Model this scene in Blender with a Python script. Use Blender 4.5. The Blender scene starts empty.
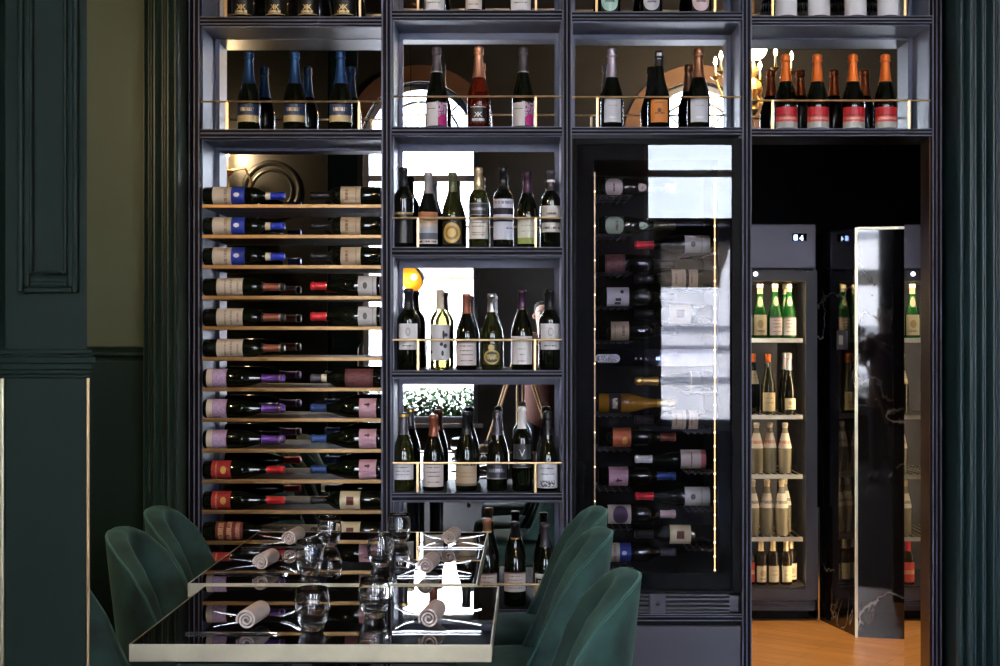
import bpy, bmesh, math, random
from math import sin, cos, pi, radians, sqrt
from mathutils import Vector, Matrix
random.seed(7)
scene = bpy.context.scene
COL = scene.collection
HC = 1.434            # eye height of the photograph
F = 1400.0            # focal length in pixels of a 1000 px wide picture
CX, CY = 520.0, 330.0 # vanishing point of the room
def fx(px, Y): return (px - CX) / F * Y
def fz(py, Y): return HC - (py - CY) / F * Y
YF, YB = 5.25, 5.50   # front and back of the wine wall

# ------------------------------------------------------------------ mesh builder
class MB:
    def __init__(s): s.v = []; s.f = []; s.uv = None
    def add(s, vs, fs):
        b = len(s.v); s.v += [tuple(p) for p in vs]; s.f += [tuple(i + b for i in q) for q in fs]; return s
    def box(s, x0, x1, y0, y1, z0, z1):
        vs = [(x0,y0,z0),(x1,y0,z0),(x1,y1,z0),(x0,y1,z0),(x0,y0,z1),(x1,y0,z1),(x1,y1,z1),(x0,y1,z1)]
        return s.add(vs, [(0,3,2,1),(4,5,6,7),(0,1,5,4),(1,2,6,5),(2,3,7,6),(3,0,4,7)])
    def prism(s, pts, axis, a, b):
        # polygon pts extruded along axis from a to b
        n = len(pts)
        def P(p, t):
            if axis == 'z': return (p[0], p[1], t)
            if axis == 'x': return (t, p[0], p[1])
            return (p[0], t, p[1])
        vs = [P(p, a) for p in pts] + [P(p, b) for p in pts]
        fs = [tuple(range(n)), tuple(range(2*n-1, n-1, -1))]
        fs += [(i, (i+1) % n, n + (i+1) % n, n + i) for i in range(n)]
        return s.add(vs, fs)
    def lathe(s, prof, n=24, o=(0,0,0), axis='z', a0=0.0, a1=2*pi):
        full = abs(a1 - a0 - 2*pi) < 1e-6
        m = n if full else n + 1
        base = len(s.v); rings = []
        for r, z in prof:
            if r < 1e-6:
                s.v.append(s._ax(0, 0, z, axis, o)); rings.append([len(s.v)-1])
            else:
                ring = []
                for i in range(m):
                    t = a0 + (a1 - a0) * i / n
                    s.v.append(s._ax(r*cos(t), r*sin(t), z, axis, o)); ring.append(len(s.v)-1)
                rings.append(ring)
        for A, B in zip(rings, rings[1:]):
            for i in range(n):
                j = (i + 1) % m if full else i + 1
                if len(A) == 1 and len(B) == 1: continue
                if len(A) == 1: s.f.append((A[0], B[j], B[i]))
                elif len(B) == 1: s.f.append((A[i], A[j], B[0]))
                else: s.f.append((A[i], A[j], B[j], B[i]))
        return s
    def _ax(s, x, y, z, axis, o):
        if axis == 'x': x, y, z = z, x, y
        elif axis == 'y': x, y, z = x, z, y
        return (x + o[0], y + o[1], z + o[2])
    def tube(s, path, r, n=10, caps=True):
        path = [Vector(p) for p in path]; rr = r if isinstance(r, (list, tuple)) else [r]*len(path)
        up = None; rings = []
        for i, p in enumerate(path):
            d = (path[min(i+1, len(path)-1)] - path[max(i-1, 0)]).normalized()
            if up is None:
                up = d.orthogonal().normalized()
            else:
                up = (up - d * up.dot(d)); up = up.normalized() if up.length > 1e-6 else d.orthogonal().normalized()
            w = d.cross(up)
            ring = []
            for k in range(n):
                t = 2*pi*k/n
                q = p + (up*cos(t) + w*sin(t)) * rr[i]
                s.v.append(tuple(q)); ring.append(len(s.v)-1)
            rings.append(ring)
        for A, B in zip(rings, rings[1:]):
            for k in range(n): s.f.append((A[k], A[(k+1) % n], B[(k+1) % n], B[k]))
        if caps: s.f.append(tuple(reversed(rings[0]))); s.f.append(tuple(rings[-1]))
        return s
    def sphere(s, c, r, n=14, sc=(1,1,1)):
        pr = [(r*sin(pi*i/(n//2)), -r*cos(pi*i/(n//2))) for i in range(n//2+1)]
        pr[0] = (0, -r); pr[-1] = (0, r)
        k = len(s.v); s.lathe(pr, n)
        for i in range(k, len(s.v)):
            x, y, z = s.v[i]; s.v[i] = (x*sc[0]+c[0], y*sc[1]+c[1], z*sc[2]+c[2])
        return s
    def move(s, M):
        s.v = [tuple(M @ Vector(p)) for p in s.v]; return s
    def mesh(s, name, smooth=True, recalc=True, bevel=0, bseg=2, sharp=35):
        me = bpy.data.meshes.new(name)
        me.from_pydata(s.v, [], s.f); me.validate()
        if recalc or bevel:
            bm = bmesh.new(); bm.from_mesh(me)
            bmesh.ops.recalc_face_normals(bm, faces=bm.faces)
            if bevel:
                es = [e for e in bm.edges if len(e.link_faces) == 2 and e.calc_face_angle(0) > radians(40)]
                bmesh.ops.bevel(bm, geom=es, offset=bevel, segments=bseg, profile=0.5, affect='EDGES', clamp_overlap=True)
            bm.to_mesh(me); bm.free()
        if s.uv:
            ul = me.uv_layers.new(name='UVMap')
            for l in me.loops: ul.data[l.index].uv = s.uv[l.vertex_index]
        if bevel: sharp = min(sharp, 12)
        if smooth:
            me.polygons.foreach_set('use_smooth', [True]*len(me.polygons))
            me.set_sharp_from_angle(angle=radians(sharp))
        return me
    def build(s, name, mat, parent=None, w=False, **k):
        # w: the builder holds room coordinates, the parent stands elsewhere
        if w and parent is not None: s.move(Matrix.Translation(-parent.location))
        return obj(name, s.mesh(name, **k), mat, parent)

def obj(name, me, mat=None, parent=None):
    o = bpy.data.objects.new(name, me); COL.objects.link(o)
    if mat is not None:
        if not me.materials: me.materials.append(mat)
    if parent is not None: o.parent = parent
    return o
def tag(o, label, cat, group=None):
    o['label'] = label; o['category'] = cat
    if group: o['group'] = group
    return o
def thing(name, label, cat, loc=(0,0,0), rot=(0,0,0), group=None):
    o = bpy.data.objects.new(name, None); COL.objects.link(o)
    o.empty_display_size = 0.05; o.location = loc; o.rotation_euler = rot
    return tag(o, label, cat, group)
def struct(o): o['kind'] = 'structure'; return o
def sroot(name, loc=(0,0,0)):
    o = bpy.data.objects.new(name, None); COL.objects.link(o); o.location = loc; return struct(o)
def copy_tree(o, parent=None):
    c = o.copy(); COL.objects.link(c)
    if parent is not None: c.parent = parent
    for ch in list(o.children): copy_tree(ch, c)
    return c
ORD = ['top', 'second', 'third', 'fourth', 'fifth', 'sixth', 'seventh', 'eighth', 'ninth', 'tenth', 'eleventh', 'twelfth', 'thirteenth', 'fourteenth']

# ------------------------------------------------------------------ materials
def nodes(name):
    m = bpy.data.materials.new(name); m.use_nodes = True
    nt = m.node_tree; nt.nodes.clear()
    out = nt.nodes.new('ShaderNodeOutputMaterial')
    return m, nt, out
def pbr(name, col, rough=.5, metal=0, coat=0, sheen=0, spec=.5, vary=0, scale=6, bump=0, bscale=60, stretch=None, emit=None, estr=0, ior=1.5, sheen_tint=None):
    m, nt, out = nodes(name); N = nt.nodes; L = nt.links
    b = N.new('ShaderNodeBsdfPrincipled')
    b.inputs['Base Color'].default_value = (*col, 1); b.inputs['Roughness'].default_value = rough
    b.inputs['Metallic'].default_value = metal; b.inputs['Coat Weight'].default_value = coat
    b.inputs['Coat Roughness'].default_value = .05
    b.inputs['Sheen Weight'].default_value = sheen; b.inputs['Specular IOR Level'].default_value = spec
    b.inputs['IOR'].default_value = ior
    if sheen_tint: b.inputs['Sheen Tint'].default_value = (*sheen_tint, 1)
    if emit: b.inputs['Emission Color'].default_value = (*emit, 1); b.inputs['Emission Strength'].default_value = estr
    if vary or bump:
        tc = N.new('ShaderNodeTexCoord'); mp = N.new('ShaderNodeMapping'); L.new(tc.outputs['Object'], mp.inputs[0])
        if stretch: mp.inputs['Scale'].default_value = stretch
    if vary:
        n = N.new('ShaderNodeTexNoise'); n.inputs['Scale'].default_value = scale; n.inputs['Detail'].default_value = 5
        L.new(mp.outputs[0], n.inputs['Vector'])
        r = N.new('ShaderNodeMapRange'); r.inputs[1].default_value = .3; r.inputs[2].default_value = .7
        r.inputs[3].default_value = 1 - vary; r.inputs[4].default_value = 1 + vary
        L.new(n.outputs['Fac'], r.inputs[0])
        mx = N.new('ShaderNodeVectorMath'); mx.operation = 'SCALE'; mx.inputs[0].default_value = col
        L.new(r.outputs[0], mx.inputs['Scale']); L.new(mx.outputs[0], b.inputs['Base Color'])
    if bump:
        n2 = N.new('ShaderNodeTexNoise'); n2.inputs['Scale'].default_value = bscale; n2.inputs['Detail'].default_value = 3
        L.new(mp.outputs[0], n2.inputs['Vector'])
        bp = N.new('ShaderNodeBump'); bp.inputs['Strength'].default_value = bump; bp.inputs['Distance'].default_value = .01
        L.new(n2.outputs['Fac'], bp.inputs['Height']); L.new(bp.outputs[0], b.inputs['Normal'])
    L.new(b.outputs[0], out.inputs[0]); return m
def emis(name, col, s):
    m, nt, out = nodes(name); e = nt.nodes.new('ShaderNodeEmission')
    e.inputs[0].default_value = (*col, 1); e.inputs[1].default_value = s; nt.links.new(e.outputs[0], out.inputs[0]); return m
def mirror(name, col, rough=0.0):
    m, nt, out = nodes(name); g = nt.nodes.new('ShaderNodeBsdfAnisotropic') if False else nt.nodes.new('ShaderNodeBsdfGlossy')
    g.inputs[0].default_value = (*col, 1); g.inputs['Roughness'].default_value = rough; nt.links.new(g.outputs[0], out.inputs[0]); return m
def pane(name, tint=(1,1,1), ior=1.5, body=None, bodyfac=0):
    # thin clear sheet: passes light tinted, mirrors by Fresnel; 'body' adds a diffuse tinted share
    m, nt, out = nodes(name); N = nt.nodes; L = nt.links
    t = N.new('ShaderNodeBsdfTransparent'); t.inputs[0].default_value = (*tint, 1)
    g = N.new('ShaderNodeBsdfGlossy'); g.inputs['Roughness'].default_value = 0.0
    f = N.new('ShaderNodeFresnel'); f.inputs[0].default_value = ior
    mx = N.new('ShaderNodeMixShader'); L.new(f.outputs[0], mx.inputs[0])
    src = t
    if body:
        d = N.new('ShaderNodeBsdfDiffuse'); d.inputs[0].default_value = (*body, 1)
        tl = N.new('ShaderNodeBsdfTranslucent'); tl.inputs[0].default_value = (*body, 1)
        m1 = N.new('ShaderNodeMixShader'); m1.inputs[0].default_value = .5; L.new(d.outputs[0], m1.inputs[1]); L.new(tl.outputs[0], m1.inputs[2])
        m2 = N.new('ShaderNodeMixShader'); m2.inputs[0].default_value = bodyfac; L.new(t.outputs[0], m2.inputs[1]); L.new(m1.outputs[0], m2.inputs[2]); src = m2
    L.new(src.outputs[0], mx.inputs[1]); L.new(g.outputs[0], mx.inputs[2]); L.new(mx.outputs[0], out.inputs[0]); return m
def glass(name, col=(1,1,1)):
    m, nt, out = nodes(name); g = nt.nodes.new('ShaderNodeBsdfGlass'); g.inputs[0].default_value = (*col, 1)
    g.inputs['Roughness'].default_value = 0; g.inputs['IOR'].default_value = 1.5; nt.links.new(g.outputs[0], out.inputs[0]); return m
def label_mat(name, base, marks=(), rough=.6, metal=0):
    """printed paper label; marks = (kind, u0, u1, v0, v1, colour); kind r = block, e = oval, t = lines of small print, s = speckle"""
    m, nt, out = nodes(name); N = nt.nodes; L = nt.links
    b = N.new('ShaderNodeBsdfPrincipled'); b.inputs['Roughness'].default_value = rough; b.inputs['Metallic'].default_value = metal
    uv = N.new('ShaderNodeUVMap'); sp = N.new('ShaderNodeSeparateXYZ'); L.new(uv.outputs[0], sp.inputs[0])
    def math_(op, a, c, d=None):
        n = N.new('ShaderNodeMath'); n.operation = op
        for i, x in enumerate((a, c, d)):
            if x is None: continue
            if isinstance(x, (int, float)): n.inputs[i].default_value = x
            else: L.new(x, n.inputs[i])
        return n.outputs[0]
    def between(s, a, c): return math_('MULTIPLY', math_('GREATER_THAN', s, a), math_('LESS_THAN', s, c))
    cur = None
    for (k, u0, u1, v0, v1, c) in marks:
        if k == 'e':
            du = math_('DIVIDE', math_('SUBTRACT', sp.outputs[0], (u0+u1)/2), (u1-u0)/2)
            dv = math_('DIVIDE', math_('SUBTRACT', sp.outputs[1], (v0+v1)/2), (v1-v0)/2)
            mask = math_('LESS_THAN', math_('ADD', math_('MULTIPLY', du, du), math_('MULTIPLY', dv, dv)), 1.0)
        else:
            mask = math_('MULTIPLY', between(sp.outputs[0], u0, u1), between(sp.outputs[1], v0, v1))
            if k in 'ts':
                mp = N.new('ShaderNodeMapping'); L.new(uv.outputs[0], mp.inputs[0])
                mp.inputs['Scale'].default_value = (52, 3, 1) if k == 't' else (12, 12, 1)
                mp.inputs['Location'].default_value = (u0*7.3, v0*31.7, 0)
                no = N.new('ShaderNodeTexNoise'); no.inputs['Scale'].default_value = 1.0; L.new(mp.outputs[0], no.inputs['Vector'])
                mask = math_('MULTIPLY', mask, math_('GREATER_THAN', no.outputs['Fac'], .47))
        mx = N.new('ShaderNodeMix'); mx.data_type = 'RGBA'
        L.new(mask, mx.inputs[0])
        if cur is None: mx.inputs[6].default_value = (*base, 1)
        else: L.new(cur, mx.inputs[6])
        mx.inputs[7].default_value = (*c, 1); cur = mx.outputs[2]
    if cur is None: b.inputs['Base Color'].default_value = (*base, 1)
    else: L.new(cur, b.inputs['Base Color'])
    L.new(b.outputs[0], out.inputs[0]); return m
def marble(name):
    m, nt, out = nodes(name); N = nt.nodes; L = nt.links
    b = N.new('ShaderNodeBsdfPrincipled'); b.inputs['Roughness'].default_value = .03; b.inputs['Specular IOR Level'].default_value = .6
    tc = N.new('ShaderNodeTexCoord'); mp = N.new('ShaderNodeMapping'); L.new(tc.outputs['Object'], mp.inputs[0])
    mp.inputs['Rotation'].default_value = (.5, .9, .3)
    n = N.new('ShaderNodeTexNoise'); n.inputs['Scale'].default_value = 1.7; n.inputs['Detail'].default_value = 7; n.inputs['Distortion'].default_value = .6
    L.new(mp.outputs[0], n.inputs['Vector'])
    sub = N.new('ShaderNodeMath'); sub.operation = 'SUBTRACT'; sub.inputs[1].default_value = .5; L.new(n.outputs['Fac'], sub.inputs[0])
    ab = N.new('ShaderNodeMath'); ab.operation = 'ABSOLUTE'; L.new(sub.outputs[0], ab.inputs[0])
    cr = N.new('ShaderNodeValToRGB'); cr.color_ramp.elements[0].position = 0; cr.color_ramp.elements[0].color = (.32,.31,.3,1)
    cr.color_ramp.elements[1].position = .006; cr.color_ramp.elements[1].color = (.006,.006,.008,1)
    L.new(ab.outputs[0], cr.inputs[0])
    n2 = N.new('ShaderNodeTexNoise'); n2.inputs['Scale'].default_value = 1.1; L.new(mp.outputs[0], n2.inputs['Vector'])
    gt = N.new('ShaderNodeMapRange'); gt.inputs[1].default_value = .52; gt.inputs[2].default_value = .6; L.new(n2.outputs['Fac'], gt.inputs[0])
    mx = N.new('ShaderNodeMix'); mx.data_type = 'RGBA'; mx.inputs[6].default_value = (.006,.006,.008,1)
    L.new(gt.outputs[0], mx.inputs[0]); L.new(cr.outputs[0], mx.inputs[7]); L.new(mx.outputs[2], b.inputs['Base Color'])
    L.new(b.outputs[0], out.inputs[0]); return m
def planks(name, c1, c2, rough=.35, ang=.6):
    m, nt, out = nodes(name); N = nt.nodes; L = nt.links
    b = N.new('ShaderNodeBsdfPrincipled'); b.inputs['Roughness'].default_value = rough; b.inputs['Specular IOR Level'].default_value = .05 if rough > .5 else .5
    tc = N.new('ShaderNodeTexCoord'); mp = N.new('ShaderNodeMapping'); L.new(tc.outputs['Object'], mp.inputs[0]); mp.inputs['Rotation'].default_value = (0,0,ang)
    br = N.new('ShaderNodeTexBrick'); br.inputs['Scale'].default_value = 1.0; br.inputs['Brick Width'].default_value = .7; br.inputs['Row Height'].default_value = .09
    br.inputs['Mortar Size'].default_value = .0015; br.inputs['Color1'].default_value = (*c1,1); br.inputs['Color2'].default_value = (*c2,1); br.inputs['Mortar'].default_value = (.06,.025,.01,1)
    L.new(mp.outputs[0], br.inputs['Vector'])
    n = N.new('ShaderNodeTexNoise'); n.inputs['Scale'].default_value = 5; n.inputs['Detail'].default_value = 6
    m2 = N.new('ShaderNodeMapping'); m2.inputs['Scale'].default_value = (1, 14, 1); L.new(mp.outputs[0], m2.inputs[0]); L.new(m2.outputs[0], n.inputs['Vector'])
    r = N.new('ShaderNodeMapRange'); r.inputs[1].default_value = .3; r.inputs[2].default_value = .7; r.inputs[3].default_value = .75; r.inputs[4].default_value = 1.2; L.new(n.outputs['Fac'], r.inputs[0])
    v = N.new('ShaderNodeVectorMath'); v.operation = 'SCALE'; L.new(br.outputs['Color'], v.inputs[0]); L.new(r.outputs[0], v.inputs['Scale'])
    L.new(v.outputs[0], b.inputs['Base Color']); L.new(b.outputs[0], out.inputs[0]); return m

M = dict(
    frame=pbr('black_frame_paint', (.004,.004,.007), .5, spec=.1),
    edge=pbr('slate_reeding_highlight', (.15,.15,.215), .4),  # lighter tone puts the ridge highlights into the colour of the reeding
    panel=pbr('sky_tinted_black_paint', (.185,.20,.30), .38, vary=.08, scale=3),  # black panels; the reflected blue-grey sky is put into the base colour
    cab=pbr('graphite_panel', (.075,.075,.105), .5, vary=.1, scale=3),
    mirror=mirror('silvered_mirror', (.86,.86,.85)),
    brass=pbr('brushed_brass', (.66,.44,.22), .32, 1, vary=.08, scale=20),
    brassedge=pbr('satin_brass_edge', (.70,.62,.44), .36, 1, vary=.12, scale=9),
    ledgebrass=pbr('aged_brass_strip', (.36,.22,.10), .42, .9, vary=.1, scale=12),
    lacquer=pbr('black_lacquer', (.004,.0038,.0034), .35, spec=.3),
    ledge=pbr('dark_oiled_board', (.075,.043,.022), .6, vary=.25, scale=5, stretch=(1,12,12)),
    green=pbr('dark_green_paint', (.0092,.0195,.0142), .5, spec=.13, vary=.12, scale=2.5, bump=.05, bscale=30),
    pilgreen=pbr('sage_dark_green_paint', (.015,.032,.022), .42, vary=.1, scale=2.5),
    teal=pbr('teal_green_paint', (.011,.036,.040), .42, vary=.1, scale=2.5),
    olive=pbr('olive_green_wall_paint', (.062,.082,.044), .6, vary=.12, scale=1.8),
    dark=pbr('soot_brown_wall', (.017,.0165,.017), .65, vary=.2, scale=2),
    black=pbr('matt_black', (.004,.004,.005), .6, spec=.12),
    gloss=pbr('black_gloss', (.004,.004,.006), .04),
    velvet=pbr('green_velvet', (.015,.046,.038), .75, sheen=.22, sheen_tint=(.4,.75,.62), vary=.95, scale=7, bump=.1, bscale=25),
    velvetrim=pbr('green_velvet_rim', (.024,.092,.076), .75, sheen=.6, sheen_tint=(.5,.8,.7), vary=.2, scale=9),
    tabletop=pbr('black_table_glass', (.003,.003,.004), .015, spec=.6),
    napkin=pbr('rose_grey_linen', (.62,.50,.46), .9, vary=.06, scale=40, bump=.25, bscale=180),
    steel=pbr('polished_steel', (.75,.75,.75), .12, 1),
    glass=glass('clear_glass'),
    bottle=pbr('black_green_bottle_glass', (.004,.006,.003), .05, spec=.7),
    olivebottle=pbr('olive_bottle_glass', (.022,.026,.006), .05, spec=.7),
    clearwine=pane('pale_wine_in_clear_glass', (.80,.80,.55), 1.5, (.55,.52,.2), .22),
    rose=pane('rose_wine_in_clear_glass', (.70,.22,.13), 1.5, (.5,.07,.03), .28),
    greenglass=pane('green_bottle_glass', (.12,.6,.2), 1.5, (.05,.42,.08), .45),
    brownglass=pane('brown_bottle_glass', (.25,.12,.03), 1.5, (.07,.035,.01), .5),
    waterglass=pane('sparkling_clear_bottle', (.90,.88,.78), 1.7, (.9,.80,.52), .38),
    amber=pane('amber_bottle_glass', (.8,.4,.05), 1.5, (.75,.34,.03), .6),
    coolerpane=pane('tinted_cooler_glass', (.86,.86,.9), 1.40),
    fridgepane=pane('fridge_door_glass', (.97,.97,.97), 1.35),
    winpane=pane('window_glass', (.97,.98,1), 1.45),
    grey=pbr('grey_violet_steel', (.20,.18,.23), .45, .2, vary=.05, scale=3),
    fridgedark=pbr('fridge_graphite', (.035,.034,.045), .45),
    white=pbr('white_plastic', (.75,.75,.74), .4),
    marble=marble('black_marble'),
    floor=planks('honey_oak_planks', (.40,.20,.065), (.32,.15,.045)),
    roomfloor=planks('dark_oak_planks', (.010,.006,.004), (.008,.0045,.003), .75),
    bulb=emis('candle_bulb', (1,.62,.22), 70),
    led=emis('warm_led', (1,.62,.25), 1.1),
    leddot=emis('warm_led_dot', (1,.68,.30), 9),
    fridgeled=emis('fridge_light', (1,.74,.42), 22.0),
    blueled=emis('blue_display', (.25,.4,1), 6),
    whiteled=emis('white_display', (.7,.8,1), 5),
    facade=pbr('pale_stone_facade', (.66,.65,.67), .9, vary=.03, scale=1.2),
    facadeline=pbr('grey_stone_course', (.2,.2,.24), .9),
    street=pbr('grey_paving', (.4,.4,.42), .9),
    awning=pane('cream_canvas', (.02,.02,.02), 1.05, (.50,.42,.34), .98),
    winframe=pbr('blue_grey_window_paint', (.40,.43,.52), .5),
    bronze=pbr('brown_arch_wood', (.20,.10,.055), .5, vary=.15),
    leaf=pbr('planter_leaves', (.03,.10,.012), .6, vary=.5, scale=14),
    tanwood=pbr('tripod_beech', (.42,.25,.12), .5, vary=.2, scale=5),
    skin=pbr('skin', (.48,.27,.18), .55),
    hair=pbr('dark_hair', (.012,.009,.008), .6),
    coat=pbr('red_brown_coat', (.12,.04,.025), .8),
    trousers=pbr('dark_trousers', (.02,.02,.028), .85),
    leather=pbr('black_shoe_leather', (.01,.01,.01), .4),
)
def foil(name, col, metal=.7, rough=.38): return pbr(name, col, rough, metal)
C = dict(
    blue=foil('blue_foil', (.03,.09,.24)), royal=foil('royal_blue_foil', (.03,.06,.62), .3), navy=foil('navy_foil', (.03,.07,.24), .3),
    copper=foil('copper_foil', (.72,.36,.24)), orange=foil('orange_foil', (.90,.20,.03), .3), lilac=foil('silver_lilac_foil', (.50,.46,.56)),
    bronze=foil('bronze_foil', (.42,.20,.11)), black=foil('black_foil', (.012,.011,.014), .2), grey=foil('grey_foil', (.40,.38,.40), .3),
    slate=foil('slate_foil', (.09,.08,.10), .4), olive=foil('olive_foil', (.14,.15,.08), .4), gold=foil('gold_foil', (.85,.55,.16), .8),
    palegold=foil('pale_gold_foil', (.75,.60,.36), .6), silver=foil('silver_foil', (.60,.60,.64), .9), plum=foil('plum_foil', (.07,.03,.07), .4),
    white=foil('white_foil', (.78,.76,.76), 0, .5), red=foil('red_foil', (.70,.03,.04), .2), purple=foil('purple_foil', (.17,.07,.40), .4),
    cream=foil('cream_foil', (.75,.66,.5), 0, .5), rust=foil('rust_foil', (.32,.10,.06), .4), pink=foil('pink_foil', (.60,.42,.42), .2), teal=foil('teal_foil', (.03,.20,.20), .4),
)
INK = (.04,.035,.035)
def lines(*vs, c=INK, u0=.22, u1=.78, h=.022): return [('t', u0, u1, v-h, v+h, c) for v in vs]
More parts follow.
